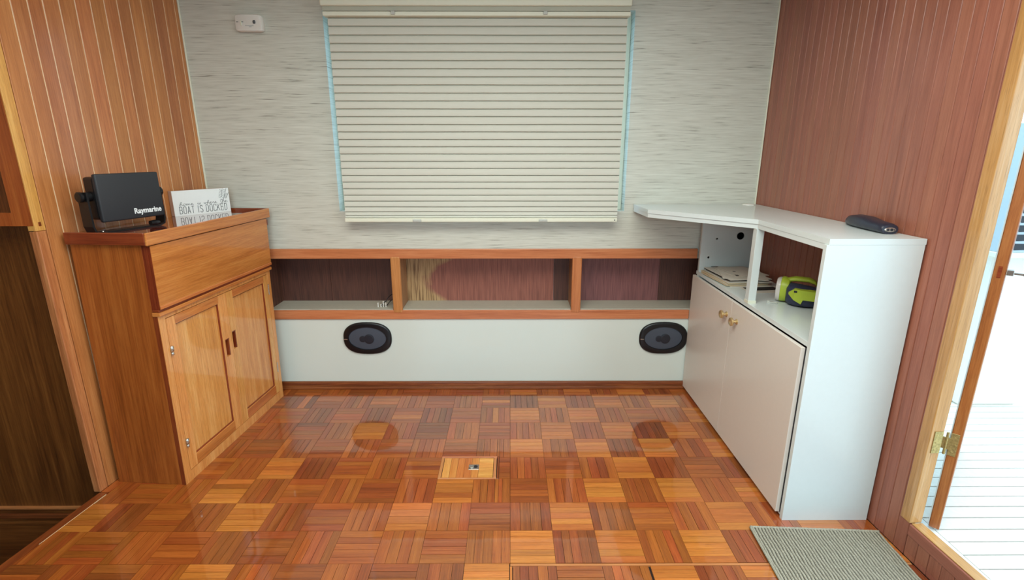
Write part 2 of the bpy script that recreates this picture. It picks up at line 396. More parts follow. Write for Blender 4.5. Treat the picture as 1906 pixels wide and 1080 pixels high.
def struct(o, label=None, cat=None):
    o['kind'] = 'structure'
    if label: o['label'] = label
    if cat: o['category'] = cat
    return o

def recentre(o, pt):
    """move the mesh origin to pt (own coordinates), keeping it where it stands"""
    pt = Vector(pt)
    o.data.transform(Matrix.Translation(-pt)); o.location = pt

def text(name, body, size, mat, parent, loc, rot=(R(90), 0, 0), sx=1.0, bold=0.0, depth=0.0002, shear=0.0):
    cu = bpy.data.curves.new(name, 'FONT'); cu.body = body; cu.size = size; cu.extrude = depth; cu.offset = bold; cu.shear = shear
    cu.resolution_u = 3
    tmp = bpy.data.objects.new(name + '_tmp', cu); C.objects.link(tmp)
    dg = bpy.context.evaluated_depsgraph_get(); dg.update()
    me = bpy.data.meshes.new_from_object(tmp.evaluated_get(dg)); me.name = name
    bpy.data.objects.remove(tmp)
    me.transform(Matrix.Diagonal((sx, 1, 1, 1)))
    me.materials.clear(); o = obj(name, me, mat, parent); o.location = loc; o.rotation_euler = rot
    return o

def strokes(bm, lines, wd, y0, th=0.0002):
    """flat ribbons in the xz plane, facing -y"""
    for ln in lines:
        pts = [Vector((a, 0, b)) for a, b in ln]
        for a, b in zip(pts, pts[1:]):
            d = (b - a)
            if d.length < 1e-7: continue
            d.normalize(); nn = Vector((-d.z, 0, d.x)) * wd / 2; a2 = a - d * wd * 0.3; b2 = b + d * wd * 0.3
            q = [a2 - nn, b2 - nn, b2 + nn, a2 + nn]
            f = [bm.verts.new((v.x, y0 - th, v.z)) for v in q]; k = [bm.verts.new((v.x, y0, v.z)) for v in q]
            bm.faces.new(f); bm.faces.new(k[::-1])
            for i in range(4): bm.faces.new((f[i], k[i], k[(i + 1) % 4], f[(i + 1) % 4]))

# ------------------------------------------------------------------ the room
ZC = 2.16      # ceiling
LW = lambda y: -1.585 - 0.078 * (2.72 - y)
RWX = lambda y: 1.30 + 0.036 * (2.72 - y)
EDGE = lambda y: (-1.655 - 0.108 * (1.783 - y)) if y < 1.783 else LW(y)

# floor slab and parquet
floor = mesh('floor', lambda bm: add_prism(bm, [(EDGE(-2.0) + 0.002, -2.0), (1.385, -2.0), (1.385, 2.90), (-1.66, 2.90), (EDGE(1.783) + 0.002, 1.783)], -0.06, -0.006), M['gap'])
struct(floor, 'glossy orange brown basket-weave parquet cabin floor')

def clip_half(poly, a, b, c):
    out = []
    for i in range(len(poly)):
        p_, q = poly[i], poly[(i + 1) % len(poly)]; dp = a * p_[0] + b * p_[1] - c; dq = a * q[0] + b * q[1] - c
        if dp >= 0: out.append(p_)
        if (dp >= 0) != (dq >= 0):
            t_ = dp / (dp - dq); out.append((p_[0] + (q[0] - p_[0]) * t_, p_[1] + (q[1] - p_[1]) * t_))
    return out

def subtract(rect, hole):
    x0, x1, y0, y1 = rect; a0, a1, b0, b1 = hole
    if a1 <= x0 or a0 >= x1 or b1 <= y0 or b0 >= y1: return [rect]
    out = []
    if a0 > x0: out.append((x0, a0, y0, y1))
    if a1 < x1: out.append((a1, x1, y0, y1))
    m0, m1 = max(x0, a0), min(x1, a1)
    if b0 > y0: out.append((m0, m1, y0, b0))
    if b1 < y1: out.append((m0, m1, b1, y1))
    return [r_ for r_ in out if r_[1] - r_[0] > 0.004 and r_[3] - r_[2] > 0.004]

TS = 0.153; Y0 = 1.408
HATCH = (-0.306, -0.048, 1.864, 2.028)
TRIMS = [(-0.0005, 2.0, 1.396, 1.408), (-0.003, 0.009, 0.2, 1.396), (0.462, 0.466, 0.2, 1.396)]
strips = []
for i in range(-12, 10):
    for k in range(-23, 9):
        vert = (i + k) % 2 == 1
        x0, y0 = i * TS, Y0 + k * TS
        if k < 0: y0 -= 0.0
        ncut = random.choice((5, 5, 5, 4))
        tone = random.choice(('floor', 'floor', 'floor', 'floor_dark') if vert else ('floor_pale', 'floor', 'floor', 'floor', 'floor', 'floor_dark')) if i < 0 else random.choice(('floor', 'floor', 'floor_dark') if vert else ('floor_pale', 'floor_pale', 'floor_pale', 'floor'))  # wood sheen by grain direction is put into the block tones, stronger at right
        cuts = [0.0]
        for s in range(1, ncut): cuts.append(s / ncut + random.uniform(-0.012, 0.012))
        cuts.append(1.0)
        for a, b in zip(cuts, cuts[1:]):
            rc = (x0 + a * TS, x0 + b * TS, y0, y0 + TS) if vert else (x0, x0 + TS, y0 + a * TS, y0 + b * TS)
            parts = [rc]
            for h in [HATCH] + TRIMS:
                parts = [q for p_ in parts for q in subtract(p_, h)]
            for q in parts:
                strips.append((q, 'y' if vert else 'x', tone if random.random() < 0.94 else random.choice(('floor', 'floor_dark', 'floor_pale'))))
g = 0.0006
pieces = []
for (x0, x1, y0, y1), gr, tone in strips:
    if y1 > 2.704: y1 = 2.704
    if y0 >= y1 - 0.004: continue
    cx, cy = (x0 + x1) / 2, (y0 + y1) / 2
    if cx < -1.35 and 1.86 < cy < 2.55 : continue        # under the teak cabinet
    if cx > 1.05 and cy > 1.66: continue          # under the white cabinet
    poly = [(x0 + g, y0 + g), (x1 - g, y0 + g), (x1 - g, y1 - g), (x0 + g, y1 - g)]
    # left edge:  x > EDGE(y)+0.032 ; right edge: x < RWX(y)
    if cy < 1.95: poly = clip_half(poly, 1, -0.108, -1.655 - 0.108 * 1.783 + 0.032 + (0 if cy < 1.783 else 0.003)) if cy < 1.80 else clip_half(poly, 1, -0.078, -1.585 - 0.078 * 2.72 + 0.003)
    if len(poly) < 3: continue
    poly = clip_half(poly, -1, -0.036, -(1.30 + 0.036 * 2.72) + 0.002)
    if len(poly) < 3: continue
    ar = abs(sum(poly[j][0] * poly[(j + 1) % len(poly)][1] - poly[(j + 1) % len(poly)][0] * poly[j][1] for j in range(len(poly)))) / 2
    if ar < 1e-4: continue
    pieces.append((poly, gr, cx, cy, tone))
def in_view(cx, cy):
    zc = cy * 0.9646 + 1.335 * 0.2637
    return cy > 1.33 and abs(cx) / zc < 1.02
pieces.sort(key=lambda p_: (0 if in_view(p_[2], p_[3]) else 1, p_[3]))
shared = {}
far_bm = bmesh.new(); far_uv = []
for idx, (poly, gr, cx, cy, tone) in enumerate(pieces):
    if idx < 296:
        if len(poly) == 4:
            w_ = round(poly[1][0] - poly[0][0], 3); h_ = round(poly[2][1] - poly[1][1], 3)
            rectangular = abs(poly[0][0] - poly[3][0]) < 1e-6 and abs(poly[0][1] - poly[1][1]) < 1e-6 and abs(poly[1][0] - poly[2][0]) < 1e-6
        else: rectangular = False
        if rectangular:
            key = (w_, h_, gr, tone)
            if key not in shared:
                bm = bmesh.new(); add_prism(bm, [(-w_ / 2, -h_ / 2), (w_ / 2, -h_ / 2), (w_ / 2, h_ / 2), (-w_ / 2, h_ / 2)], -0.006, 0.0)
                shared[key] = finish(bm, 'parquet_strip', gr)
            o = obj('parquet_strip', shared[key], M[tone], floor); o.location = (cx, cy, random.uniform(-0.00012, 0))
            o.rotation_euler = (random.uniform(-0.0016, 0.0016), random.uniform(-0.0016, 0.0016), 0)
        else:
            bm = bmesh.new(); add_prism(bm, [(a - cx, b - cy) for a, b in poly], -0.006, 0.0)
            o = obj('parquet_strip', finish(bm, 'parquet_strip', gr), M[tone], floor); o.location = (cx, cy, 0)
    else:
        n0 = len(far_bm.faces); dz = random.uniform(-0.0001, 0); tx, ty = random.uniform(-0.0016, 0.0016), random.uniform(-0.0016, 0.0016)
        nv = len(far_bm.verts); add_prism(far_bm, poly, -0.006, dz)
        far_bm.verts.ensure_lookup_table()
        for v in list(far_bm.verts)[nv + len(poly):]: v.co.z += (v.co.x - cx) * tx + (v.co.y - cy) * ty
        far_uv.append((n0, len(far_bm.faces), gr, ('floor', 'floor_pale', 'floor_dark').index(tone)))
uvl = far_bm.loops.layers.uv.new('grain'); far_bm.faces.ensure_lookup_table()
for a, b, gr, ti in far_uv:
    for fi in range(a, b):
        far_bm.faces[fi].material_index = ti
        for lp in far_bm.faces[fi].loops:
            co = lp.vert.co; lp[uvl].uv = (co.x, co.y) if gr == 'x' else (co.y, co.x + 3.3)
bmesh.ops.recalc_face_normals(far_bm, faces=far_bm.faces)
me = bpy.data.meshes.new('parquet_strip'); far_bm.to_mesh(me); far_bm.free()
for k_ in ('floor', 'floor_pale', 'floor_dark'): me.materials.append(M[k_])
o = obj('parquet_strip', me, None, floor); o['kind'] = 'stuff'
mesh('filler_strip', lambda bm: add_prism(bm, [(LW(1.7845) + 0.001, 1.7845), (LW(1.7845) + 0.034, 1.7845), (LW(1.829) + 0.040, 1.829), (LW(2.0) + 0.040, 2.0), (LW(2.0) + 0.001, 2.0)], -0.006, 0.0), M['floor'], floor, 'y')
# joints of the lift-out floor sections and the nosing along the step
tr = box('joint_strip', 0.0, 1.343, 1.3965, 1.4055, -0.006, 0.0004, M['rail'], floor, 'x')
tr = box('joint_strip', -0.001, 0.0065, 0.2, 1.394, -0.006, 0.0004, M['teak'], floor, 'y')
mesh('nosing', lambda bm: add_prism(bm, [(EDGE(-2.0) - 0.004, -2.0), (EDGE(-2.0) + 0.030, -2.0), (EDGE(1.78) + 0.030, 1.78), (EDGE(1.78) - 0.004, 1.78)], -0.032, 0.0008), M['mahog'], floor, 'y')
mesh('seam_filler', lambda bm: add_prism(bm, [(EDGE(1.50) + 0.0302, 1.50), (EDGE(1.50) + 0.0322, 1.50), (EDGE(1.77) + 0.0322, 1.77), (EDGE(1.77) + 0.0302, 1.77)], -0.006, 0.0006), M['spline'], floor, 'y')

# little lift-out hatch in the parquet
hx0, hx1, hy0, hy1 = HATCH
hatch = thing('floor_hatch', 'small rectangular lift-out hatch in parquet floor with chrome ring pull', 'floor hatch', ((hx0 + hx1) / 2, (hy0 + hy1) / 2, -0.006))
ox, oy = (hx0 + hx1) / 2, (hy0 + hy1) / 2
HX, HY = (hx1 - hx0) / 2, (hy1 - hy0) / 2
box('frame_strip', -HX, HX - 0.01, HY - 0.010, HY, 0, 0.0072, M['rail'], hatch, 'x', 0.0006)
box('frame_strip', -HX, HX - 0.01, -HY, -HY + 0.008, 0, 0.0072, M['rail'], hatch, 'x', 0.0006)
box('frame_strip', -HX, -HX + 0.012, -HY + 0.009, HY - 0.011, 0, 0.0070, M['rail'], hatch, 'y', 0.0006)
box('frame_strip', HX - 0.024, HX - 0.012, -HY + 0.009, HY - 0.011, 0, 0.0072, M['rail'], hatch, 'y', 0.0006)
box('frame_strip', HX - 0.009, HX - 0.001, -HY + 0.001, HY - 0.001, 0, 0.0066, M['mahog'], hatch, 'y', 0.0006)
lx0, lx1, ly0, ly1 = -HX + 0.014, HX - 0.026, -HY + 0.010, HY - 0.013
midx = -0.153 - ox + 0.016
nn_ = 5
for s in range(nn_):
    a = lx0 + (midx - lx0) * s / nn_; b = lx0 + (midx - lx0) * (s + 1) / nn_
    box('lid_strip', a + 0.0004, b - 0.0004, ly0, ly1, 0, 0.0058, M['teak_panel' if s == 0 else 'teak'], hatch, 'y')
for s in range(4):
    a = ly0 + (ly1 - ly0) * s / 4; b = ly0 + (ly1 - ly0) * (s + 1) / 4
    box('lid_strip', midx + 0.0004, lx1, a + 0.0003, b - 0.0003, 0, 0.0058, M['teak_panel'], hatch, 'x')
lt = box('latch_plate', midx - 0.044, midx + 0.001, -0.017, 0.019, 0.0058, 0.0072, M['steel'], hatch, 'x', 0.0005)
lt['label'] = 'chrome latch plate with ring'
mesh('latch_ring', lambda bm: (add_lathe(bm, [(0, 0.011), (0.0015, 0.012), (0.003, 0.010), (0.0036, 0.0)], (midx - 0.032, 0.0, 0.0072), (0, 0, 1), 20)), M['steel'], lt, smooth=True)
mesh('latch_slot', lambda bm: add_lathe(bm, [(0, 0.009), (0.0008, 0.009)], (midx - 0.014, 0.003, 0.0072), (0, 0, 1), 18), M['slot'], lt)

# back wall with the window opening and the niche opening
WIN = (-0.900, 0.606, 1.024, 1.985)
NICHE = (-1.345, 1.10, 0.479, 0.769)
wb = mesh('wall_back', lambda bm: add_plate(bm, -1.60, 1.32, 0.0, ZC, 2.72, 2.90, [WIN, NICHE]), M['paperwall'])
struct(wb, 'pale grey grasscloth papered back wall behind the blind')
# white painted panel under the shelf, as its own board
box('lower_panel', -1.575, 1.29, 2.716, 2.7199, 0.046, 0.425, M['white_panel'], wb, 'x', 0.0005)
for zz in (0,):
    bb = mesh('baseboard_back', lambda bm: (add_box(bm, -1.575, 1.02, 2.705, 2.716, 0.0, 0.047, 0.002), add_box(bm, -1.575, 1.02, 2.700, 2.7055, 0.0, 0.016, 0.004, 3), add_box(bm, -1.575, 1.02, 2.702, 2.7055, 0.024, 0.042, 0.0015, 2)), M['base'], None, 'x')
    struct(bb, 'scuffed dark wood baseboard along the foot of the white panel')
t1 = box('trim_1', -1.586, -1.578, 2.712, 2.7199, 1.0, ZC, M['cream'], None, 'z', 0.002); struct(t1, 'thin cream corner bead between wallpaper and left boards')
t2 = box('trim_2', 1.292, 1.299, 2.712, 2.7199, 0.8, ZC, M['cream'], None, 'z', 0.002); struct(t2, 'thin cream corner bead between wallpaper and right boards')

# window behind the blind
wf = mesh('window_1', lambda bm: add_plate(bm, WIN[0] + 0.001, WIN[1] - 0.001, WIN[2] + 0.001, WIN[3] - 0.001, 2.80, 2.84, [(WIN[0] + 0.04, -0.16, WIN[2] + 0.04, WIN[3] - 0.04), (-0.13, WIN[1] - 0.04, WIN[2] + 0.04, WIN[3] - 0.04)]), M['cream'])
struct(wf, 'cabin window with pale frame behind the pleated blind')
box('pane', WIN[0] + 0.04, -0.16, 2.818, 2.822, WIN[2] + 0.04, WIN[3] - 0.04, M['glass'], wf)
box('pane', -0.13, WIN[1] - 0.04, 2.818, 2.822, WIN[2] + 0.04, WIN[3] - 0.04, M['glass'], wf)

# built-in open shelf in the back wall
sh = thing('built_in_shelf', 'long built-in wall shelf with three open niches framed in orange wood', 'shelf', (-0.14, 2.72, 0.425))
def sb(name, x0, x1, y0, y1, z0, z1, mat, grain='x', bev=0.0, seg=1):
    return box(name, x0 + 0.14, x1 + 0.14, y0 - 2.72, y1 - 2.72, z0 - 0.425, z1 - 0.425, mat, sh, grain, bev, seg)
sb('top_rail', -1.315, 1.0145, 2.706, 2.7195, 0.770, 0.824, M['rail'], 'x', 0.003, 2)
sb('bottom_rail', -1.315, 0.9985, 2.706, 2.7195, 0.4255, 0.478, M['rail'], 'x', 0.003, 2)
for cx in (-0.6215, 0.365):
    d = sb('divider', cx - 0.0265, cx + 0.0265, 2.704, 2.719, 0.462, 0.784, M['rail'], 'z', 0.008, 3)
    sb('divider_web', cx - 0.022, cx + 0.022, 2.7195, 2.889, 0.480, 0.768, M['niche_side'], 'z')
sb('niche_floor', -1.34, -0.644, 2.722, 2.888, 0.4792, 0.4815, M['niche_floor'], 'x')
sb('niche_floor', -0.599, 0.342, 2.722, 2.888, 0.4792, 0.4815, M['niche_floor'], 'x')
sb('niche_floor', 0.388, 1.09, 2.722, 2.888, 0.4792, 0.4815, M['niche_floor'], 'x')
sb('niche_end', -1.3445, -1.332, 2.7205, 2.889, 0.480, 0.768, M['ply'], 'z'); sb('niche_end', 1.088, 1.0995, 2.7205, 2.889, 0.480, 0.768, M['ply'], 'z')
for x0, x1, mt in ((-1.34, -1.045, 'ven_left'), (-1.043, -0.644, 'ven_left'), (-0.599, 0.255, 'ven_mid'), (0.257, 0.342, 'ven_left'), (0.388, 0.87, 'ven_right'), (0.872, 1.09, 'ven_left')):
    bk = sb('back_panel', x0, x1, 2.889, 2.896, 0.480, 0.768, M[mt], 'z')
    bk.data.transform(Matrix.Translation((-0.14, 0, 0.425))); bk.location = (0.14, 0, -0.425)

# left wall of vertical boards with pale seams
LA = math.atan2(1, 0.078)
ox_, oy_ = LW(1.783), 1.783
wallL = mesh('wall_left', lambda bm: add_box(bm, 0.001, 0.941, 0.012, 0.027, 0.0, ZC), M['gap'])
wallL.location = (ox_, oy_, 0); wallL.rotation_euler = (0, 0, LA)
struct(wallL, 'left wall of honey brown vertical boards with pale seams')
eds = [1.822, 1.885, 1.945, 2.003, 2.068, 2.137, 2.207, 2.275, 2.342, 2.410, 2.479, 2.549, 2.620, 2.692, 2.716]
kx = 1 / math.sin(LA)
for a, b in zip(eds, eds[1:]):
    box('board', (a - oy_) * kx + 0.0016, (b - oy_) * kx - 0.0016, 0.0, 0.012, 0.0, ZC, M['lboard'], wallL, 'z', 0.0012)
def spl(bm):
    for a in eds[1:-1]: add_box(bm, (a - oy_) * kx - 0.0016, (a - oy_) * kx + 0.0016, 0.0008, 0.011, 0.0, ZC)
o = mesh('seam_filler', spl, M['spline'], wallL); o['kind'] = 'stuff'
# end post of the left wall
post = mesh('trim_3', lambda bm: add_box(bm, 0.0, 0.0375, -0.001, 0.0285, 0.0, 1.06, 0.003, 2), M['post'])
post.location = (ox_, oy_, 0); post.rotation_euler = (0, 0, LA); struct(post, 'rounded brown post at the open end of the left wall, lower half')
p2 = mesh('trim_4', lambda bm: add_box(bm, 0.0, 0.0375, -0.001, 0.0285, 1.061, ZC, 0.0015, 1), M['post_lit'])
p2.location = (ox_, oy_, 0); p2.rotation_euler = (0, 0, LA); struct(p2, 'upper half of the post at the open end of the left wall, coloured as lit')
box('plug', 0.014, 0.024, -0.0018, 0.0, 1.078, 1.092, M['mahog'], p2)

# passage down to the left
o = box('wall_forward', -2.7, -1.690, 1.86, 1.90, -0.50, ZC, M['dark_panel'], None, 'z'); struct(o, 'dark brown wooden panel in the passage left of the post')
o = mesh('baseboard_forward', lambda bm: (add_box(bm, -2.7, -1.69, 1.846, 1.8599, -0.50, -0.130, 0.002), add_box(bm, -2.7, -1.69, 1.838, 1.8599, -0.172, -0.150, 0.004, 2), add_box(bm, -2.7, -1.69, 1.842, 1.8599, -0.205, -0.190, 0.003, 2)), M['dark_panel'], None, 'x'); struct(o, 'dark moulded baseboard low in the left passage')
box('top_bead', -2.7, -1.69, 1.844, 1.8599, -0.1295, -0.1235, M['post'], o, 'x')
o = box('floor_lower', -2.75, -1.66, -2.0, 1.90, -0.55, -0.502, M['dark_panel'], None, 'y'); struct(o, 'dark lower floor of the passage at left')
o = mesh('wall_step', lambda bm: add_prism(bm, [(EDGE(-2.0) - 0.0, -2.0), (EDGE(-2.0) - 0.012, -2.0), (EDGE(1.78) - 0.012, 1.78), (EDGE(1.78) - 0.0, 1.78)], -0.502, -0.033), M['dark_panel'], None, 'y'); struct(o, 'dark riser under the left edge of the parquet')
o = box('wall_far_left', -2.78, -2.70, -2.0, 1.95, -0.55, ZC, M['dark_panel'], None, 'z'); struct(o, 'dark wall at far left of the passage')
# upper locker over the passage
ul = thing('wall_locker', 'honey brown framed upper locker over the dark passage at left edge', 'locker', (-2.0, 1.783, 1.08))
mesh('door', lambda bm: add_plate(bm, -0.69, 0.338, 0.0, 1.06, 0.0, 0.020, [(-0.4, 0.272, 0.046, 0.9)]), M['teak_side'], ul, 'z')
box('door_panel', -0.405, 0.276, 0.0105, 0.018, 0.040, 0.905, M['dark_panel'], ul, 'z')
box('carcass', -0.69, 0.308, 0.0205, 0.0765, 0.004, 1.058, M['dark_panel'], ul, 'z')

# right wall of vertical boards, the door jamb, the sill
RA = math.atan2(-1, 0.036)
kr = 1 / abs(math.sin(RA))
JY = 1.445
wallR = mesh('wall_right', lambda bm: add_box(bm, 0.0, (2.72 - JY) * kr - 0.0405, 0.010, 0.048, 0.0, ZC), M['gap'])
wallR.location = (1.30, 2.72, 0); wallR.rotation_euler = (0, 0, RA)
struct(wallR, 'right wall of red brown vertical tongue and groove boards')
box('outer_cladding', 0.0, (2.72 - JY) * kr - 0.041, 0.0485, 0.0505, 0.0, ZC, M['gel'], wallR, 'z')
SP = 0.0456; xx = (2.72 - JY) * kr - 0.0003
while xx > 0.004:
    a = max(0.001, xx - SP)
    box('board', a + 0.0006, xx - 0.0006, 0.0, 0.010, 0.0, ZC, M['rboard'], wallR, 'z', 0.0016)
    xx -= SP
wallR2 = mesh('wall_right_sill', lambda bm: add_box(bm, (2.72 - JY) * kr + 0.001, 2.3, 0.010, 0.048, 0.0, 0.0805), M['gap'])
wallR2.location = (1.30, 2.72, 0); wallR2.rotation_euler = (0, 0, RA); struct(wallR2, 'short board wall below the door sill')
xx = (2.72 - JY) * kr + 0.001
while xx < 2.28:
    box('board', xx + 0.0006, xx + SP - 0.0006, 0.0, 0.0095, 0.020, 0.0805, M['rboard'], wallR2, 'z', 0.0014)
    box('base_strip', xx + 0.0006, xx + SP - 0.0006, 0.001, 0.0095, 0.0, 0.0195, M['rboard'], wallR2, 'z', 0.0010)
    xx += SP
# frame of the side door
fr_ = thing('door_frame', 'golden weathered wooden frame and sill of the open side door', None, (RWX(JY), JY, 0.0), RA, kind='structure'); fr_.name = 'door_1'
box('jamb', -0.0, 0.040, -0.002, 0.041, 0.1225, ZC, M['jamb'], fr_, 'z', 0.0025, 2)
fr_.children[0].location = (-0.040, 0, 0)
box('sill', 0.001, 1.02, -0.002, 0.041, 0.081, 0.1215, M['rboard'], fr_, 'x', 0.002)
box('sill_cap', 0.002, 1.02, 0.004, 0.0415, 0.1216, 0.1250, M['jamb'], fr_, 'x', 0.001)
hl = mesh('hinge_leaf', lambda bm: add_box(bm, 0.0005, 0.0025, 0.010, 0.038, 0.392, 0.470, 0.0004), M['brass_old'], fr_)
for zz in (0.405, 0.431, 0.457): mesh('screw', lambda bm: add_lathe(bm, [(0, 0.0035), (0.0008, 0.003), (0.001, 0)], (0.0025, 0.020, zz), (1, 0, 0), 10), M['brass_old'], hl)
# door leaf folded back against the outside of the wall
dl = thing('door_2', 'open side door folded outward, its brown hinge edge showing', None, (1.4105, 1.445, 0.112), R(-45.3), kind='structure')
box('leaf', 0, 0.028, 0, 0.70, 0, 1.95, M['door'], dl, 'z', 0.002)
box('white_skin', -0.0035, -0.0003, 0.004, 0.70, 0, 1.95, M['gel'], dl, 'z')
box('tenon', 0.009, 0.018, -0.0008, 0.004, 0.865, 0.900, M['mahog'], dl, 'x')
hb = box('hinge_leaf', 0.0005, 0.0205, -0.0022, -0.0002, 0.275, 0.353, M['brass_old'], dl, 'z', 0.0004)
for zz, xq in ((0.288, 0.009), (0.314, 0.015), (0.340, 0.009)): mesh('screw', lambda bm: add_lathe(bm, [(0, 0.0035), (0.0008, 0.003), (0.001, 0)], (xq, -0.0022, zz), (0, -1, 0), 10), M['brass_old'], hb)
mesh('hinge_pin', lambda bm: (add_lathe(bm, [(0, 0.0), (0.001, 0.004), (0.078, 0.004), (0.079, 0)], (-0.008, -0.004, 0.275), (0, 0, 1), 12), add_box(bm, -0.022, 0.001, -0.006, -0.002, 0.295, 0.335)), M['brass_old'], hb, smooth=False)
hk = mesh('door_hook', lambda bm: (add_box(bm, 0.0285, 0.066, -0.004, 0.002, 0.880, 0.886, 0.001), add_box(bm, 0.0285, 0.044, -0.006, 0.010, 0.876, 0.892, 0.001), add_lathe(bm, [(-0.004, 0.006), (0.004, 0.006)], (0.069, 0, 0.883), (0, 1, 0), 12)), M['steel'], dl); hk['label'] = 'small steel door hook'

# outer hull behind the linings
o = mesh('wall_outer_back', lambda bm: add_plate(bm, -2.80, 1.385, -0.62, ZC + 0.06, 2.901, 2.93, [WIN]), M['gel']); struct(o, 'outer cabin side behind the papered wall')
o = box('wall_outer_left', -2.82, -2.782, 1.951, 2.90, -0.62, ZC + 0.05, M['gel']); struct(o, 'outer hull at far left')
o = box('floor_hull', -2.82, 1.385, -2.08, 2.90, -0.66, -0.5505, M['gap']); struct(o, 'hull under the floors')
# rest of the shell: behind the photographer
o = mesh('wall_right_rear', lambda bm: add_plate(bm, 0, 2.42, 0, ZC, 0, 0.05, []), M['rboard'], None, 'z'); o.location = (RWX(0.42), 0.42, 0); o.rotation_euler = (0, 0, RA); struct(o, 'right wall behind the photographer')
o = mesh('wall_rear', lambda bm: add_plate(bm, -2.78, 1.45, -0.55, ZC, -2.08, -2.0, [(-1.5, 1.2, 1.05, 1.95)]), M['teak_side'], None, 'x'); struct(o, 'wheelhouse wall behind the photographer with wide windscreen')
o = box('ceiling', -2.78, 1.42, -2.08, 2.90, ZC + 0.001, ZC + 0.05, M['ceiling']); struct(o, 'white cabin ceiling')

# side deck outside
deck = box('side_deck', 1.386, 3.6, -2.5, 4.6, 0.040, 0.0925, M['caulk']); struct(deck, 'pale planked side deck outside the open door')
y = -0.6; base_me = None
while y < 3.6:
    if base_me is None:
        bm = bmesh.new(); add_box(bm, 1.434, 3.55, 0.0012, 0.0530, 0.0926, 0.1); base_me = finish(bm, 'plank', 'x')
    q = obj('plank', base_me, M['deck'], deck); q.location = (0, y, 0); q.rotation_euler = (0, 0, 0); y += 0.0568
box('margin_plank', 1.390, 1.4305, -2.4, 4.5, 0.0926, 0.1005, M['white_lam'], deck, 'y')
o = box('sea', -60, 60, -60, 60, -1.3, -1.2, M['water']); struct(o, 'bright water around the boat')

# louvred fitting outside
vt = thing('deck_vent', 'pale louvred ventilator box outside beyond the door edge', 'vent', (2.385, 2.35, 0.1))
box('pedestal', -0.14, 0.16, -0.04, 0.16, 0.0, 0.775, M['white_pl'], vt, 'z', 0.01)
box('base_plate', -0.235, 0.25, -0.155, 0.20, 0.776, 0.800, M['cream'], vt, 'x', 0.003)
hd = mesh('hood', lambda bm: add_loft(bm, [[(-0.225, -0.145, 0.801), (0.24, -0.145, 0.801), (0.24, 0.19, 0.801), (-0.225, 0.19, 0.801)], [(-0.16, -0.10, 1.35), (0.2, -0.10, 1.35), (0.2, 0.15, 1.35), (-0.16, 0.15, 1.35)]]), M['vent_gel'], vt)
for k in range(5):
    z0 = 0.825 + 0.040 * k; off = 0.145 - (z0 - 0.801) * 0.082
    def slot_(bm):
        x0 = -0.195 + 0.004 * k; xc = 0.02; h = 0.0145
        P = [(x0, z0), (x0 + 0.03, z0 + h), (xc, z0 + h * 0.8), (0.2, z0 + h), (0.22, z0), (0.2, z0 - h), (xc, z0 - h * 0.6), (x0 + 0.03, z0 - h)]
        f = [bm.verts.new((a, -off - 0.003, b)) for a, b in P]; bk = [bm.verts.new((a, -off + 0.004, b)) for a, b in P]
        bm.faces.new(f); bm.faces.new(bk[::-1])
        for i in range(8): bm.faces.new((f[i], bk[i], bk[(i + 1) % 8], f[(i + 1) % 8]))
    mesh('louvre_slot', slot_, M['slot'], hd)

# ------------------------------------------------------------------ pleated blind
BX0, BX1 = -0.856, 0.556
bl = thing('pleated_blind', 'wide cream pleated blind lowered over the back window', 'blind', (-0.15, 2.66, 0.976))
def bb_(name, x0, x1, y0, y1, z0, z1, mat, grain='x', bev=0.0, seg=1, par=None):
    return box(name, x0 + 0.15, x1 + 0.15, y0 - 2.66, y1 - 2.66, z0 - 0.976, z1 - 0.976, mat, par or bl, grain, bev, seg)
bb_('head_rail', BX0 - 0.018, BX1 + 0.010, 2.610, 2.7185, 1.978, 2.050, M['cream'], 'x', 0.006, 3)
bb_('rail_channel', BX0 - 0.010, BX1 + 0.004, 2.622, 2.700, 1.958, 1.978, M['cream_dk'], 'x')
bb_('upper_rail', BX0 - 0.012, BX1 + 0.008, 2.622, 2.690, 1.938, 1.957, M['cream'], 'x', 0.003, 2)
bb_('bottom_rail', BX0 + 0.006, BX1 - 0.002, 2.634, 2.682, 0.978, 0.9975, M['cream'], 'x', 0.003, 2)
zs = [1.938, 1.900, 1.862, 1.825, 1.788, 1.751, 1.714, 1.678, 1.641, 1.604, 1.568, 1.531, 1.495, 1.458, 1.423, 1.387, 1.352, 1.317, 1.281, 1.247, 1.212, 1.179, 1.146, 1.113, 1.083, 1.054, 1.029, 1.010, 0.998]
def pleats(bm):
    prof = []
    for a, b in zip(zs, zs[1:]):
        for t_, d_ in ((0.0, -0.004), (0.03, 0.001), (0.15, 0.0060), (0.35, 0.0078), (0.6, 0.0088), (0.85, 0.0092), (0.925, 0.0084), (0.95, 0.0040), (0.985, -0.003)):
            prof.append((a + (b - a) * t_, d_))
    prof.append((zs[-1], 0.001))
    N = 40
    def grid(sign, off):
        rows = []
        for z_, d_ in prof:
            row = []
            for i in range(N + 1):
                x = BX0 + (BX1 - BX0) * i / N; 
                row.append(bm.verts.new((x + 0.15 + (0.006 * (1.94 - z_) if i == 0 else 0), off - sign * d_ + 0.0008 * math.sin(x * 9 + z_ * 31), z_ - 0.976 + 0.0003 * math.sin(x * 7 + z_ * 90))))
            rows.append(row)
        for A, B in zip(rows, rows[1:]):
            for i in range(N): bm.faces.new((A[i], A[i + 1], B[i + 1], B[i]) if sign > 0 else (A[i], B[i], B[i + 1], A[i + 1]))
        return rows
    f = grid(1, 0.0); bk = grid(-1, 0.0075)
    for i in (0, N):
        for j in range(len(f) - 1): bm.faces.new((f[j][i], f[j + 1][i], bk[j + 1][i], bk[j][i]))
fab = mesh('pleated_fabric', pleats, M['fabric'], bl, 'x')
autosmooth(fab, 22)
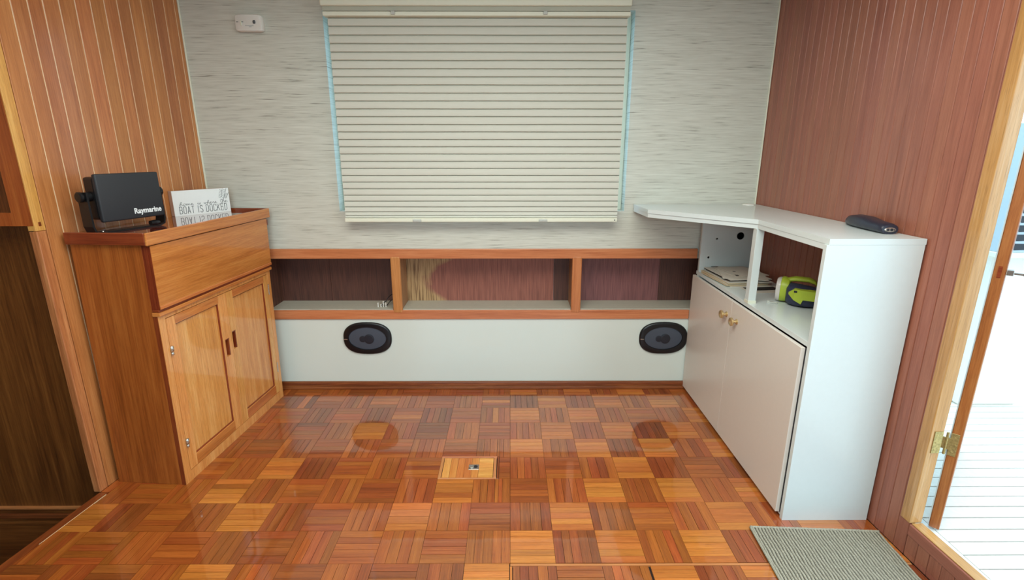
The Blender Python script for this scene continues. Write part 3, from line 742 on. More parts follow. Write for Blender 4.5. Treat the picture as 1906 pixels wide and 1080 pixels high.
for xc in (-0.541, 0.166):
    mesh('rail_clip', lambda bm: (add_box(bm, xc + 0.15 - 0.022, xc + 0.15 + 0.022, -0.046, -0.040, 0.981, 0.984, 0.001), add_box(bm, xc + 0.15 - 0.010, xc + 0.15 + 0.010, -0.045, -0.0385, 0.966, 0.981, 0.002)), M['clear'], bl)
for xc in (-0.478, 0.171):
    mesh('rail_clip', lambda bm: (add_box(bm, xc + 0.15 - 0.022, xc + 0.15 + 0.022, -0.031, -0.026, 0.001, 0.017, 0.003, 2), add_box(bm, xc + 0.15 - 0.017, xc + 0.15 + 0.017, -0.033, -0.031, 0.005, 0.012, 0.001)), M['clear'], bl)
mesh('end_pin', lambda bm: add_lathe(bm, [(0, 0.003), (0.0012, 0.003)], (BX1 + 0.15 - 0.015, -0.026, 0.012), (0, -1, 0), 10), M['slot'], bl)

# carbon monoxide alarm
al = thing('gas_alarm', 'small white plastic gas alarm high on the papered wall left of the blind', 'alarm', (-1.247, 2.7195, 1.885))
def alarm(bm):
    rings = []
    for y_, sx_, sz_ in ((0.0, 0.064, 0.0370), (-0.012, 0.066, 0.0375), (-0.026, 0.064, 0.0370), (-0.031, 0.060, 0.034)):
        ring = []
        for k in range(40):
            a = 2 * PI * k / 40; cx, cz = math.cos(a), math.sin(a)
            ring.append((sx_ * math.copysign(abs(cx) ** 0.28, cx), y_ - 0.004 * (1 - (abs(cx) ** 0.28) ** 4), 0.0375 + sz_ * math.copysign(abs(cz) ** 0.28, cz)))
        rings.append(ring)
    add_loft(bm, rings)
ab_ = mesh('body', alarm, M['white_pl'], al); autosmooth(ab_, 50)
for i, (zz, ww) in enumerate(((0.045, 0.0045), (0.040, 0.0065), (0.035, 0.0045))):
    mesh('vent_slot', lambda bm: add_box(bm, 0.030 - ww, 0.030 + ww, -0.0365, -0.030, zz - 0.0015, zz + 0.0015), M['slot'], ab_)
for xq in (-0.050, -0.026): mesh('indicator', lambda bm: add_box(bm, xq - 0.004, xq + 0.004, -0.0362, -0.030, 0.0395, 0.0415), M['slot'], ab_)
mesh('test_button', lambda bm: add_box(bm, -0.036, -0.029, -0.0368, -0.030, 0.024, 0.046, 0.001), M['cream'], ab_)
mesh('small_print', lambda bm: (add_box(bm, -0.014, 0.026, -0.0361, -0.034, 0.0235, 0.0245), add_box(bm, 0.004, 0.016, -0.0361, -0.034, 0.0185, 0.0193)), M['ink_lt'], ab_)

# ------------------------------------------------------------------ speakers
def stadium(w_, h_, y_, n_=48, cx=0, cz=0):
    """rounded outline, half sizes w_,h_"""
    r_ = h_ * 0.98; pts = []
    for k in range(n_):
        a = 2 * PI * k / n_; c_, s_ = math.cos(a), math.sin(a)
        ex = 0.80
        pts.append((cx + w_ * math.copysign(abs(c_) ** ex, c_), y_, cz + h_ * math.copysign(abs(s_) ** ex * (1.0), s_)))
    return pts
def ell(a_, b_, y_): return [(a_ * math.cos(2 * PI * k / 48), y_, 0.095 + b_ * math.sin(2 * PI * k / 48)) for k in range(48)]
def speaker(x, z, label, mark_h):
    s = thing('wall_speaker', label, 'speaker', (x, 2.716, z - 0.095), 0, 'oval wall speakers in the white panel')
    def ring(bm):
        add_loft(bm, [stadium(0.136, 0.095, 0.0, cz=0.095), stadium(0.136, 0.095, -0.006, cz=0.095), stadium(0.132, 0.091, -0.0115, cz=0.095), stadium(0.127, 0.086, -0.0130, cz=0.095), ell(0.107, 0.068, -0.0125), ell(0.105, 0.066, -0.006)], caps=False)
    r_ = autosmooth(mesh('surround', ring, M['black_gl'], s), 60)
    def gr(bm):
        rings = []
        for q in range(7):
            f_ = 1 - q / 7.0
            rings.append([(0.106 * f_ * math.cos(2 * PI * k / 40), -0.0065 - 0.0045 * (1 - f_ * f_), 0.095 + 0.067 * f_ * math.sin(2 * PI * k / 40)) for k in range(40)])
        add_loft(bm, rings)
    autosmooth(mesh('grille', gr, M['grille'], s), 60)
    mesh('tweeter', lambda bm: (add_lathe(bm, [(0, 0.028), (0.003, 0.028), (0.0045, 0.022), (0.005, 0)], (0.010, -0.0105, 0.093), (0, -1, 0), 24), add_lathe(bm, [(0, 0.018), (0.003, 0.018), (0.004, 0.012), (0.0042, 0)], (-0.026, -0.0105, 0.093), (0, -1, 0), 20)), M['cone'], s)
    mesh('badge', lambda bm: add_box(bm, -0.131, -0.111, -0.0142, -0.0115, 0.089, 0.089 + mark_h, 0.0006), M['steel'], s)
speaker(-0.804, 0.3115, 'black oval speaker in the white panel near the teak cabinet', 0.005)
speaker(0.867, 0.3105, 'black oval speaker in the white panel beside the white cabinet', 0.004)

# cable end with white terminals lying in the left niche
wr = thing('cable_end', 'black cable end with small white terminals in the left niche', 'cable', (-0.71, 2.76, 0.4815))
mesh('cable', lambda bm: [add_tube(bm, smooth_pts(p_), 0.0022) for p_ in ([(0.005, 0.0, 0.006), (0.01, 0.02, 0.04), (0.035, 0.05, 0.062), (0.055, 0.10, 0.055), (0.063, 0.12, 0.01)], [(0.012, 0.005, 0.004), (0.03, 0.03, 0.03), (0.05, 0.06, 0.028), (0.06, 0.11, 0.004)], [(-0.015, 0.0, 0.01), (0.0, 0.02, 0.025), (0.01, 0.02, 0.03)])], M['black'], wr, smooth=True)
for (x, zt) in ((-0.034, 0.024), (-0.018, 0.014), (-0.004, 0.030), (0.010, 0.018)):
    mesh('terminal', lambda bm: [add_box(bm, x - 0.003, x + 0.003, -0.004, 0.004, 0.0005 + q * 0.009, 0.0075 + q * 0.009, 0.001) for q in range(int(zt / 0.009) + 1)], M['white_pl'], wr)

# ------------------------------------------------------------------ teak cabinet (left)
ca = R(90 - 4.354)
lc = thing('teak_cabinet', 'tall orange teak cabinet with flap front and two panelled doors, left', 'cabinet', (-1.337, 1.829, 0.0), ca)
def lean(co): return Vector((co.x + 0.020 * co.z, co.y - 0.004 * co.z, co.z))
def lb(name, x0, x1, y0, y1, z0, z1, mat, grain='z', bev=0.0, seg=1, par=None):
    return box(name, x0, x1, y0, y1, z0, z1, M[mat], par or lc, grain, bev, seg, warp=lean)
D = 0.296
lb('side_panel', 0.0, 0.018, 0.0205, D, 0.0, 1.0005, 'teak_side', 'z', 0.0006)
lb('side_panel', 0.777, 0.795, 0.0205, D, 0.0, 1.0005, 'teak_side', 'z', 0.0006)
lb('back_panel', 0.0185, 0.7765, D - 0.010, D, 0.0, 0.999, 'dark_panel')
lb('bottom_panel', 0.0185, 0.7765, 0.0205, D - 0.011, 0.02, 0.036, 'dark_panel', 'x')
# face frame
mesh('face_frame', lambda bm: add_plate(bm, 0.0, 0.796, 0.0, 0.727, 0.0, 0.020, [(0.0330, 0.7660, 0.0442, 0.7098)]), M['teak_panel'], lc, 'z', warp=lean)
lb('frame_edge', -0.0006, 0.0008, 0.0022, 0.0198, 0.0, 0.726, 'mahog', 'z')
# ledge under the flap
lb('ledge', -0.004, 0.800, -0.012, 0.020, 0.7275, 0.742, 'teak', 'x', 0.002, 2)
lb('ledge_bead', 0.0, 0.797, -0.008, 0.020, 0.7425, 0.752, 'mahog', 'x', 0.002, 2)
# flap front
fl = mesh('flap_front', lambda bm: add_plate(bm, 0.004, 0.800, 0.7525, 0.996, -0.012, -0.001, []), M['teak'], lc, 'x', warp=lean)
lb('flap_edge', 0.0025, 0.0038, -0.0110, -0.002, 0.7535, 0.995, 'mahog', 'z')
lb('flap_lip', 0.004, 0.800, -0.0150, -0.0122, 0.7535, 0.766, 'teak', 'x', 0.001, par=None)
lb('frame_stile', 0.001, 0.024, -0.0005, 0.020, 0.7525, 0.998, 'mahog', 'z')
# doors
def cab_door(x0, x1, px0, px1, pull, hinge_side):
    dz0, dz1 = 0.047, 0.707
    holes = [(px0, px1, 0.095, 0.672)]
    pz0, pz1 = pull[2], pull[3]
    holes.append((pull[0], pull[1], pz0, pz1))
    d = mesh('door', lambda bm: add_plate(bm, x0, x1, dz0, dz1, 0.0005, 0.019, holes), M['teak_panel'], lc, 'z', warp=lean)
    lb('door_panel', px0 - 0.004, px1 + 0.004, 0.0095, 0.014, 0.090, 0.677, 'teak_panel', 'z', par=d)
    e = 0.009
    lb('panel_bead', px0, px0 + 0.003, 0.003, 0.0093, 0.0955, 0.6715, 'mahog', 'z', par=d)
    lb('panel_bead', px1 - 0.004, px1, 0.003, 0.0093, 0.0955, 0.6715, 'mahog', 'z', par=d)
    lb('panel_bead', px0 + 0.003, px1 - 0.004, 0.003, 0.0093, 0.0955, 0.0990, 'mahog', 'x', par=d)
    lb('panel_bead', px0 + 0.003, px1 - 0.004, 0.003, 0.0093, 0.6685, 0.6715, 'mahog', 'x', par=d)
    lb('finger_pull', pull[0] - 0.001, pull[1] + 0.001, 0.0165, 0.0185, pz0 - 0.001, pz1 + 0.001, 'mahog', 'z', par=d)
    lb('pull_lip', pull[0], pull[1], 0.0002, 0.0035, pz1 - 0.004, pz1, 'mahog', 'x', par=d)
    lb('pull_side', pull[1] - 0.005, pull[1], 0.0015, 0.016, pz0, pz1 - 0.0045, 'mahog', 'z', par=d)
    lb('rail_upper', px0 - 0.001, px1 + 0.001, -0.0004, 0.0006, 0.674, 0.706, 'teak', 'x', par=d)
    lb('rail_lower', px0 - 0.001, px1 + 0.001, -0.0004, 0.0006, 0.048, 0.093, 'teak', 'x', par=d)
    return d
d1 = cab_door(0.0355, 0.4130, 0.082, 0.352, (0.366, 0.395, 0.413, 0.496), 0)
d2 = cab_door(0.4150, 0.7635, 0.462, 0.728, (0.422, 0.450, 0.430, 0.516), 1)
for zz in (0.572, 0.168):
    mesh('hinge', lambda bm: (add_lathe(bm, [(0, 0), (0.002, 0.0065), (0.022, 0.0065), (0.024, 0)], (0.036, -0.005, zz), (0, 0, 1), 12), add_lathe(bm, [(0, 0), (0.002, 0.0055), (0.012, 0.0055), (0.014, 0)], (0.037, -0.004, zz - 0.016), (0, 0, 1), 12)), M['steel'], d1, warp=lean, smooth=True)
for zz in (0.60, 0.16):
    mesh('hinge', lambda bm: add_box(bm, 0.7635, 0.7685, -0.004, 0.001, zz, zz + 0.055, 0.001), M['steel'], d2, warp=lean)
# recessed glossy top with raised rim
topm = wood('glossy dark tray', srgb(96, 38, 18), srgb(124, 52, 26), srgb(146, 70, 36), rough=0.10, coat=1.0, coat_rough=0.015, var=0.02, pore=0.2, bump=0.0); M['tray'] = topm
M['tray'] = topm
lb('top', -0.002, 0.812, -0.008, D + 0.006, 1.001, 1.033, 'tray', 'x')
lb('rim', -0.014, 0.828, -0.018, -0.0085, 0.999, 1.046, 'teak', 'x', 0.003, 2)
lb('rim', -0.014, -0.0025, -0.0082, D + 0.006, 1.001, 1.046, 'mahog', 'y', 0.002, 1)
lb('rim', 0.8125, 0.828, -0.0082, D + 0.006, 1.001, 1.046, 'mahog', 'y', 0.002, 1)
lb('stay_peg', 0.801, 0.832, 0.0, 0.016, 0.958, 0.986, 'mahog', 'x', 0.001)

# chartplotter on its bracket
DZ = 1.0332
dp = thing('chartplotter', 'black marine display with soft cover on a bracket, on the teak cabinet', 'display', (-1.497, 1.888, DZ), R(90 - 16.5))
hs = mesh('housing', lambda bm: add_box(bm, 0.004, 0.244, 0.018, 0.074, 0.052, 0.208, 0.010, 3), M['black'], dp)
cv = autosmooth(mesh('sun_cover', lambda bm: add_box(bm, 0.0, 0.248, 0.0, 0.019, 0.044, 0.219, 0.006, 3), M['cover'], dp), 40)
text('lettering', 'Raymarine', 0.0290, M['white_ink'], cv, (0.121, -0.0003, 0.0640), bold=0.0008, sx=0.93)
mesh('rear_boss', lambda bm: add_box(bm, 0.05, 0.20, 0.0745, 0.084, 0.07, 0.18, 0.006, 2), M['black'], dp)
def bracket(bm):
    # U of flat bar: side arms and base
    path = [(-0.020, 0.155), (-0.020, 0.030), (-0.014, 0.010), (0.004, 0.0035), (0.244, 0.0035), (0.262, 0.010), (0.268, 0.030), (0.268, 0.155)]
    hw = [0.023, 0.024, 0.024, 0.023, 0.023, 0.024, 0.024, 0.023]
    th = 0.0035; rings = []
    for i, (x, z) in enumerate(path):
        a = Vector(path[max(i - 1, 0)]); b = Vector(path[min(i + 1, len(path) - 1)]); t_ = (b - a).normalized(); nn = Vector((-t_.y, t_.x)) * th
        yc = 0.050
        rings.append([(x + nn.x, yc - hw[i], z + nn.y), (x + nn.x, yc + hw[i], z + nn.y), (x - nn.x, yc + hw[i], z - nn.y), (x - nn.x, yc - hw[i], z - nn.y)])
    add_loft(bm, rings)
mesh('bracket', bracket, M['black'], dp)
for sx_, x0 in ((-1, -0.0238), (1, 0.2718)):
    mesh('knob', lambda bm: (add_lathe(bm, [(0, 0.016), (0.004, 0.019), (0.012, 0.019), (0.014, 0.015), (0.0145, 0)], (x0, 0.050, 0.138), (sx_, 0, 0), 20)), M['black'], dp)
    mesh('pivot', lambda bm: add_lathe(bm, [(0, 0.017), (0.0265, 0.017)], (x0 + (-sx_) * 0.0005, 0.050, 0.138), (-sx_, 0, 0), 20), M['black'], dp)
mesh('bracket_screw', lambda bm: add_lathe(bm, [(0, 0.004), (0.002, 0.003), (0.0022, 0)], (0.018, 0.040, 0.0072), (0, 0, 1), 12), M['steel'], dp)
mesh('cable_plug', lambda bm: add_lathe(bm, [(0, 0.010), (0.020, 0.011), (0.038, 0.008)], (0.200, 0.028, 0.016), (1, 0, 0), 16), M['black'], dp)

# small sign: home is where the BOAT IS DOCKED
sg = thing('block_sign', 'small white block sign reading home is where the boat is docked', 'sign', (-1.578, 2.42, DZ), R(59.4))
SW, SH = 0.273, 0.118
blk = box('block', 0, SW, 0.001, 0.030, 0, SH, M['sign_side'], sg, 'x', 0.0008)
face = box('face', 0.0, SW, -0.0005, 0.0009, 0.0, SH, M['sign'], sg, 'x')
# condensed capitals drawn as strokes; cell 1 wide x 2 high
GL = {'B': [[(0, 0), (0, 2), (.75, 2), (1, 1.75), (1, 1.3), (.75, 1.05), (0, 1.05)], [(.75, 1.05), (1, .8), (1, .25), (.75, 0), (0, 0)]],
      'O': [[(.25, 0), (0, .25), (0, 1.75), (.25, 2), (.75, 2), (1, 1.75), (1, .25), (.75, 0), (.25, 0)]],
      'A': [[(0, 0), (.5, 2), (1, 0)], [(.18, .62), (.82, .62)]], 'T': [[(.5, 0), (.5, 2)], [(0, 2), (1, 2)]], 'I': [[(.5, 0), (.5, 2)]],
      'S': [[(0, .35), (.25, 0), (.75, 0), (1, .3), (1, .8), (0, 1.25), (0, 1.7), (.25, 2), (.75, 2), (1, 1.65)]],
      'D': [[(0, 0), (0, 2), (.65, 2), (1, 1.65), (1, .35), (.65, 0), (0, 0)]],
      'C': [[(1, .45), (1, .25), (.75, 0), (.25, 0), (0, .25), (0, 1.75), (.25, 2), (.75, 2), (1, 1.75), (1, 1.55)]],
      'K': [[(0, 0), (0, 2)], [(1, 2), (0, .75)], [(.3, 1.1), (1, 0)]], 'E': [[(1, 0), (0, 0), (0, 2), (1, 2)], [(0, 1.05), (.85, 1.05)]]}
def caps(bm):
    x = 0.024; cw = 0.0118; ch = 0.0165
    for ch_ in 'BOAT IS DOCKED':
        if ch_ == ' ': x += 0.0105; continue
        wv = cw * (0.4 if ch_ == 'I' else 1)
        strokes(bm, [[(x + (a if ch_ != 'I' else 0.5) * wv, 0.0095 + b * ch) for a, b in ln] for ln in GL[ch_]], 0.0023, -0.0005)
        x += wv + 0.0068
mesh('capitals', caps, M['ink'], face)
SC = {'h': [[(0, 0), (.2, 1.0), (.55, 2.1), (.75, 1.9), (.35, .8), (.1, 0)], [(.15, .5), (.5, 1.0), (.75, .8), (.7, .15), (.95, .1), (1.1, .3)]],
      'o': [[(.5, 1), (.15, .8), (.1, .3), (.4, 0), (.75, .3), (.75, .8), (.5, 1), (.8, .85), (1.1, .9)]],
      'm': [[(0, .1), (.15, .9), (.2, 0), (.4, .8), (.55, .9), (.6, .1), (.8, .8), (1.0, .9), (1.05, .1), (1.3, .2)]],
      'e': [[(0, .3), (.5, .6), (.6, .9), (.35, 1), (.1, .6), (.2, .1), (.6, 0), (1.0, .4)]],
      'i': [[(.1, .4), (.35, .9), (.3, .1), (.6, .2)], [(.4, 1.4), (.45, 1.5)]],
      's': [[(0, .1), (.45, 1.0), (.6, .4), (.4, 0), (.1, .1)]],
      'w': [[(0, .9), (.15, .1), (.5, .8), (.6, .1), (.95, .9), (1.2, .8)]],
      'r': [[(0, .2), (.25, 1.0), (.5, .8), (.55, .1), (.8, .2)]],
      't': [[(.5, 1.9), (.15, .4), (.3, 0), (.6, .2)], [(0, 1.25), (.8, 1.4)]]}
def script_(bm):
    adv = {'m': 1.4, 'w': 1.2, 'i': .65, 's': .7, 'r': .8, 't': .75}
    for wrd, xa, xb, hh in (('home', 0.027, 0.094, 0.0082), ('is', 0.109, 0.127, 0.0080), ('where', 0.142, 0.208, 0.0082), ('the', 0.224, 0.262, 0.0105)):
        tot = sum(adv.get(c_, 1.05) for c_ in wrd); ss = (xb - xa) / tot; x = xa
        for c_ in wrd:
            strokes(bm, [[(x + a * ss, 0.0475 + b * hh) for a, b in ln] for ln in SC[c_]], 0.0013, -0.0005)
            x += ss * adv.get(c_, 1.05)
mesh('script_line', script_, M['ink'], face)
def sprig(bm):
    for (ax_, az, bx_, bz) in ((0.226, 0.066, 0.238, 0.114), (0.240, 0.066, 0.258, 0.114), (0.252, 0.064, 0.268, 0.092)):
        for k in range(6):
            t_ = 0.1 + k * 0.15; x = ax_ + (bx_ - ax_) * t_; z = az + (bz - az) * t_
            strokes(bm, [[(x, z), (x - 0.008, z + 0.006)], [(x + 0.002, z), (x + 0.008, z + 0.009)]], 0.0016, -0.0005)
    strokes(bm, [[(0.236, 0.012), (0.232, 0.045), (0.240, 0.062)]], 0.001, -0.0005)
mesh('sprig', sprig, M['ink_lt'], face)

# ------------------------------------------------------------------ white cabinet (right)
wc = thing('white_cabinet', 'white laminate corner cabinet with open shelf and two doors, right', 'cabinet', (1.17, 2.15, 0.0))
def rb(name, x0, x1, y0, y1, z0, z1, mat, grain='z', bev=0.0, seg=1, par=None):
    return box(name, x0 - 1.17, x1 - 1.17, y0 - 2.15, y1 - 2.15, z0, z1, M[mat], par or wc, grain, bev, seg)
rb('side_panel', 1.0155, 1.3325, 1.610, 1.628, 0.0, 1.0425, 'white_lam', 'z', 0.0006)
rb('top_board', 1, 2, 1, 2, 0, 1, 'white_lam')   # replaced below
bpy.data.objects.remove(wc.children[-1])
TP = [(0.652, 2.7115), (0.662, 2.459), (1.017, 2.084), (1.0225, 1.610), (1.334, 1.610), (1.2965, 2.7115)]
mesh('top_board', lambda bm: add_prism(bm, [(a - 1.17, b - 2.15) for a, b in TP], 1.043, 1.062), M['white_lam'], wc, 'y')
TP2 = [(0.654, 2.7115), (0.664, 2.461), (1.019, 2.088), (1.0225, 1.629), (1.05, 1.629), (1.05, 2.10), (0.70, 2.50), (0.70, 2.7115)]
mesh('top_edge_strip', lambda bm: add_prism(bm, [(a - 1.17, b - 2.15) for a, b in TP2], 1.024, 1.0422), M['white_lam'], wc, 'y')
mesh('grommet', lambda bm: add_lathe(bm, [(0, 0.030), (0.004, 0.029), (0.005, 0.025), (0.0045, 0.0)], (1.240 - 1.17, 2.672 - 2.15, 1.062), (0, 0, 1), 28), M['white_pl'], wc)
rb('shelf_board', 1.0155, 1.305, 1.6285, 2.705, 0.687, 0.705, 'white_lam', 'y', 0.0005)
rb('bottom_board', 1.0155, 1.305, 1.6285, 2.705, 0.012, 0.028, 'white_lam', 'y')
# far panel with cable holes: a plate with round holes
def holed(bm):
    x0, x1, z0, z1 = 1.0155, 1.3, 0.7055, 1.0235; y0, y1 = 2.672, 2.690
    add_plate(bm, x0 - 1.17, x1 - 1.17, z0, z1, y0 - 2.15, y1 - 2.15, [])
fp = mesh('end_panel', holed, M['white_lam'], wc)
rb('end_panel_lower', 1.0155, 1.3, 2.672, 2.690, 0.0, 0.6865, 'white_lam')
for (x, z, r_) in ((1.219, 0.899, 0.0195), (1.096, 0.884, 0.0045), (1.060, 0.784, 0.0055)):
    mesh('cable_hole', lambda bm: (add_lathe(bm, [(0, r_), (0.0008, r_), (0.0010, r_ * 0.98), (0.0002, r_ * 0.9), (0.0002, 0)], (x - 1.17, 2.6722 - 2.15, z), (0, -1, 0), 24)), M['slot'], fp)
rb('corner_post', 1.014, 1.046, 2.080, 2.112, 0.7055, 1.0235, 'white_lam', 'z', 0.001)
rb('post_foot', 1.0125, 1.0475, 2.0785, 2.1135, 0.7051, 0.718, 'cream', 'z')
# doors
def wdoor(y0, y1, ky, lab):
    d = rb('door', 1.0, 1.0150, y0, y1, 0.020, 0.681, 'white_lam_shaded', 'z', 0.0008)
    k = mesh('knob', lambda bm: add_lathe(bm, [(0, 0.0125), (0.002, 0.0125), (0.007, 0.007), (0.015, 0.006), (0.018, 0.014), (0.022, 0.0185), (0.029, 0.0185), (0.032, 0.014), (0.033, 0)], (1.0 - 1.17, ky - 2.15, 0.606), (-1, 0, 0), 24), M['brass'], d)
    autosmooth(k, 40); k['label'] = 'turned brass knob'
    return d
wdoor(2.1965, 2.708, 2.238, '')
wdoor(1.634, 2.1945, 2.130, '')
rb('hinge_filler', 1.0152, 1.0165, 1.6285, 1.6335, 0.02, 0.68, 'slot')

# papers on the shelf
import itertools
stack = thing('paper_stack', 'untidy stack of papers on the white cabinet shelf', 'papers', (1.165, 2.50, 0.7052))
rr = random.Random(4)
zc_ = 0.0
def sheet(bm, w_, h_, th, curl):
    N = 8
    top = []; bot = []
    for i in range(N + 1):
        for j in range(2):
            u = i / N; x = -w_ / 2 + w_ * u; y = -h_ / 2 + h_ * j
            z = curl * (2 * u - 1) ** 2 * (0.6 + 0.4 * j)
            top.append(bm.verts.new((x, y, z + th))); bot.append(bm.verts.new((x, y, z)))
    for i in range(N):
        a, b, c, d = 2 * i, 2 * i + 1, 2 * i + 3, 2 * i + 2
        bm.faces.new((top[a], top[d], top[c], top[b])); bm.faces.new((bot[a], bot[b], bot[c], bot[d]))
        bm.faces.new((top[a], bot[a], bot[d], top[d])); bm.faces.new((top[b], top[c], bot[c], bot[b]))
    bm.faces.new((top[0], top[1], bot[1], bot[0])); bm.faces.new((top[2 * N], bot[2 * N], bot[2 * N + 1], top[2 * N + 1]))
specs = [(0.20, 0.26, 0.0022, 'paper', 0.0, -0.02, -0.04, 2), (0.21, 0.27, 0.0050, 'paper2', -0.02, 0.0, 0, 5), (0.21, 0.27, 0.0016, 'paper', -0.018, 0.0, 0, 4), (0.21, 0.28, 0.0042, 'paper2', -0.017, 0.004, 0, 6),
         (0.215, 0.28, 0.0022, 'paper', -0.01, 0.0, 0, 3), (0.20, 0.27, 0.0032, 'paper', 0.012, -0.006, 0, -4), (0.21, 0.28, 0.0022, 'folder', -0.004, 0.008, 0, 4), (0.21, 0.28, 0.0020, 'paper', -0.002, 0.012, 0, 5),
         (0.205, 0.275, 0.0016, 'paper', 0.014, 0.0, 0, -14), (0.15, 0.21, 0.0018, 'paper', 0.012, 0.010, 0, 8), (0.15, 0.20, 0.0014, 'paper', 0.03, 0.012, 0, 12)]
for i, (w_, h_, th, mt, dx, dy, _, ang) in enumerate(specs):
    s_ = mesh('sheet', lambda bm: sheet(bm, w_, h_, th, 0.0006 + 0.0004 * (i % 3)), M[mt], stack)
    s_.location = (dx * 1.0 - 0.016, dy, zc_); s_.rotation_euler = (0, 0, R(ang)); zc_ += th + 0.0011
for q in ((-0.095, -0.06, 0.105, 0.118), (-0.03, -0.016, -0.008, 0.0), (-0.05, -0.035, -0.088, -0.076)):
    box('print_mark', q[0] - 0.01, q[1] - 0.01, q[2] + 0.01, q[3] + 0.01, zc_ + 0.0006, zc_ + 0.0010, M['folder'], stack)
lf = thing('loose_leaflet', 'dark edged leaflet lying flat in front of the paper stack', 'papers', (1.19, 2.295, 0.7052), R(6))
mesh('sheet', lambda bm: sheet(bm, 0.19, 0.10, 0.0012, 0.0015), M['paper'], lf)
mesh('dark_sheet', lambda bm: sheet(bm, 0.15, 0.05, 0.0010, 0.0012), M['folder'], lf).location = (-0.01, 0.015, 0.003)

# lime and navy cordless lamp on the shelf
tl = thing('work_lamp', 'lime green and navy cordless hand lamp lying on the white shelf', 'lamp', (1.222, 2.075, 0.7052), R(-33))
def sup(cx, cy, cz, ry, rz, n_=28, ex=0.75):
    out = []
    for k in range(n_):
        a = 2 * PI * k / n_; c_, s_ = math.cos(a), math.sin(a)
        out.append((cx, cy + ry * math.copysign(abs(c_) ** ex, c_), cz + rz * math.copysign(abs(s_) ** ex, s_)))
    return out
autosmooth(mesh('lens', lambda bm: add_loft(bm, [sup(-0.088, 0.02, 0.052, 0.030, 0.030), sup(-0.086, 0.02, 0.052, 0.046, 0.046), sup(-0.078, 0.02, 0.052, 0.050, 0.050), sup(-0.070, 0.02, 0.052, 0.051, 0.0505)]), M['lens'], tl), 40)
autosmooth(mesh('bezel', lambda bm: add_loft(bm, [sup(-0.0695, 0.02, 0.053, 0.051, 0.0515), sup(-0.060, 0.02, 0.054, 0.054, 0.0525), sup(-0.040, 0.018, 0.053, 0.050, 0.049), sup(-0.036, 0.018, 0.052, 0.046, 0.045)]), M['green'], tl), 40)
autosmooth(mesh('top_grip', lambda bm: add_loft(bm, [sup(-0.050, 0.02, 0.094, 0.020, 0.010), sup(-0.02, 0.02, 0.103, 0.022, 0.010), sup(0.030, 0.02, 0.104, 0.022, 0.010), sup(0.055, 0.02, 0.096, 0.020, 0.008), sup(0.062, 0.02, 0.086, 0.016, 0.006)]), M['green'], tl), 40)
autosmooth(mesh('body', lambda bm: add_loft(bm, [sup(-0.0455, 0.0, 0.045, 0.036, 0.036), sup(-0.034, -0.012, 0.046, 0.052, 0.043), sup(-0.010, -0.020, 0.045, 0.060, 0.044), sup(0.030, -0.020, 0.043, 0.060, 0.042), sup(0.066, -0.012, 0.040, 0.052, 0.039), sup(0.080, -0.010, 0.040, 0.040, 0.032)]), M['navy'], tl), 40)
def wedge(bm):
    # angular clip-on block on the near side
    ry = -0.088
    def sec(x, y0, y1, z0, z1): return [(x, y0, z0), (x, y0, z1), (x, y1, z1), (x, y1, z0)]
    add_loft(bm, [sec(-0.034, -0.066, -0.050, 0.054, 0.062), sec(-0.012, -0.086, -0.050, 0.036, 0.082), sec(0.016, -0.088, -0.050, 0.022, 0.080), sec(0.022, -0.088, -0.050, 0.040, 0.080), sec(0.072, -0.084, -0.050, 0.040, 0.078)])
mesh('battery_block', wedge, M['green'], tl)
mesh('latch', lambda bm: add_box(bm, -0.014, -0.002, -0.0885, -0.084, 0.068, 0.076, 0.001), M['slot'], tl)
mesh('clear_tag', lambda bm: (add_box(bm, -0.105, -0.070, -0.052, -0.040, 0.0, 0.006, 0.002), add_lathe(bm, [(0, 0.007), (0.008, 0.007), (0.010, 0.003)], (-0.105, -0.046, 0.0), (0, 0, 1), 12)), M['clear'], tl)

# handheld remote on the cabinet top
rm = thing('handset', 'dark navy handset with silver buttons lying on the white cabinet top', 'remote', (1.288, 1.838, 1.0622), R(-3))
def hand(bm):
    rings = []
    for (y, cx, rx, rz) in ((0.145, 0.016, 0.002, 0.004), (0.125, 0.012, 0.014, 0.012), (0.09, 0.006, 0.026, 0.019), (0.04, 0.0, 0.034, 0.023), (-0.02, -0.002, 0.035, 0.023), (-0.07, -0.001, 0.032, 0.019), (-0.11, 0.0, 0.031, 0.018), (-0.128, 0.0, 0.029, 0.016), (-0.132, 0.0, 0.026, 0.014)):
        rings.append([(cx + rx * math.copysign(abs(math.cos(a)) ** 0.8, math.cos(a)), y, rz + rz * math.copysign(abs(math.sin(a)) ** 0.85, math.sin(a))) for a in [2 * PI * k / 24 for k in range(24)]])
    add_loft(bm, rings)
autosmooth(mesh('body', hand, M['navy_dk'], rm), 50)
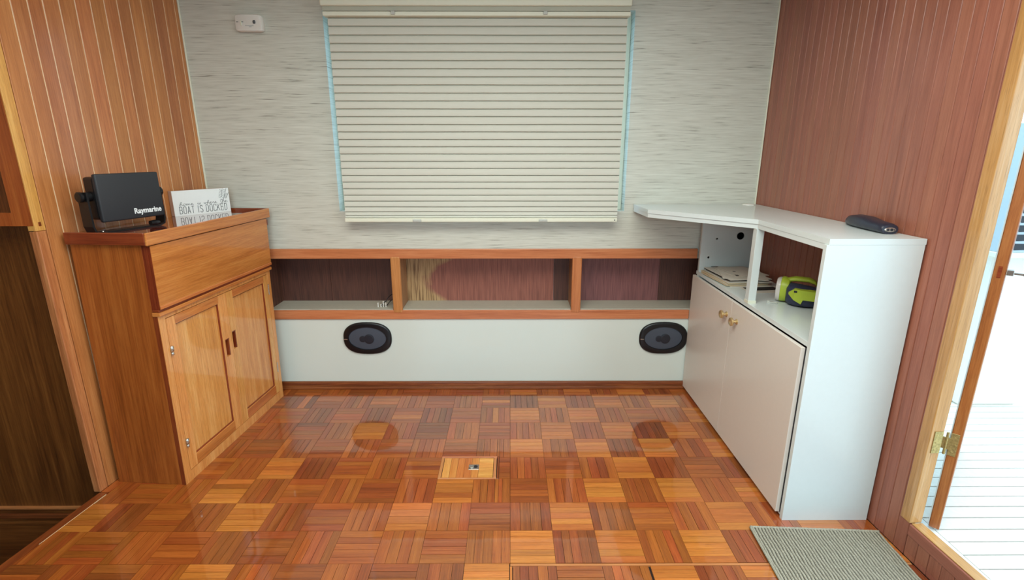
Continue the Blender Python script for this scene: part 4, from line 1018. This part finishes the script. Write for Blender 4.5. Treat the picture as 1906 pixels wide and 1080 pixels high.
kp = mesh('button_plate', lambda bm: add_loft(bm, [[(0.019 * math.cos(a), -0.1325, 0.015 + 0.0085 * math.sin(a)) for a in [2 * PI * k / 20 for k in range(20)]], [(0.017 * math.cos(a), -0.135, 0.015 + 0.007 * math.sin(a)) for a in [2 * PI * k / 20 for k in range(20)]]]), M['steel'], rm)
for xq, r_ in ((-0.009, 0.0042), (0.003, 0.0048), (0.012, 0.0022)): mesh('button', lambda bm: add_lathe(bm, [(0, r_), (0.0015, r_ * 0.9), (0.0017, 0)], (xq, -0.135, 0.015), (0, -1, 0), 14), M['slot'], kp)

# ------------------------------------------------------------------ ribbed door mat
mt = thing('door_mat', 'grey beige ribbed door mat on the parquet by the side door', 'mat', (0.882, 1.568, 0.0), R(-3.2))
def ribs(bm):
    NR = 41; per = 7; W_ = 0.452; L_ = 0.62; rows = 70; r2 = random.Random(3)
    ph = [r2.uniform(0, 6) for _ in range(NR + 1)]
    V = []
    for j in range(rows + 1):
        y = -L_ * j / rows; row = []
        for i in range(NR * per + 1):
            t_ = i / per; x = W_ * t_ / NR; k = min(int(t_), NR - 1); f_ = t_ - k
            z = 0.0035 + 0.0042 * math.sin(PI * f_) ** 0.7 if 0 < f_ < 1 else 0.0035
            x += 0.0009 * math.sin(y * 55 + ph[k] * 0.3) + 0.0005 * math.sin(y * 160 + k * 0.6)
            if 0.2 < f_ < 0.8: z += r2.uniform(-0.0005, 0.0005)
            row.append(bm.verts.new((x, y, z)))
        V.append(row)
    for A, B in zip(V, V[1:]):
        for i in range(len(A) - 1): bm.faces.new((A[i], B[i], B[i + 1], A[i + 1]))
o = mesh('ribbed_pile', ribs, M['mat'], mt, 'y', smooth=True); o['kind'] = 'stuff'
mesh('backing', lambda bm: add_box(bm, 0.001, 0.451, -0.62, -0.001, 0.0006, 0.0034), M['gap'], mt)
def bind(bm):
    add_tube(bm, [(-0.003, -0.62 + 0.005 * k, 0.005 + 0.0006 * math.sin(k * 1.9)) for k in range(125)], 0.0045, 8)
    add_tube(bm, [(-0.003 + 0.0046 * k, 0.002, 0.005 + 0.0006 * math.sin(k * 1.9)) for k in range(100)], 0.0045, 8)
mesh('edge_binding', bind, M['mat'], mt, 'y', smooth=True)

bpy.context.view_layer.update()
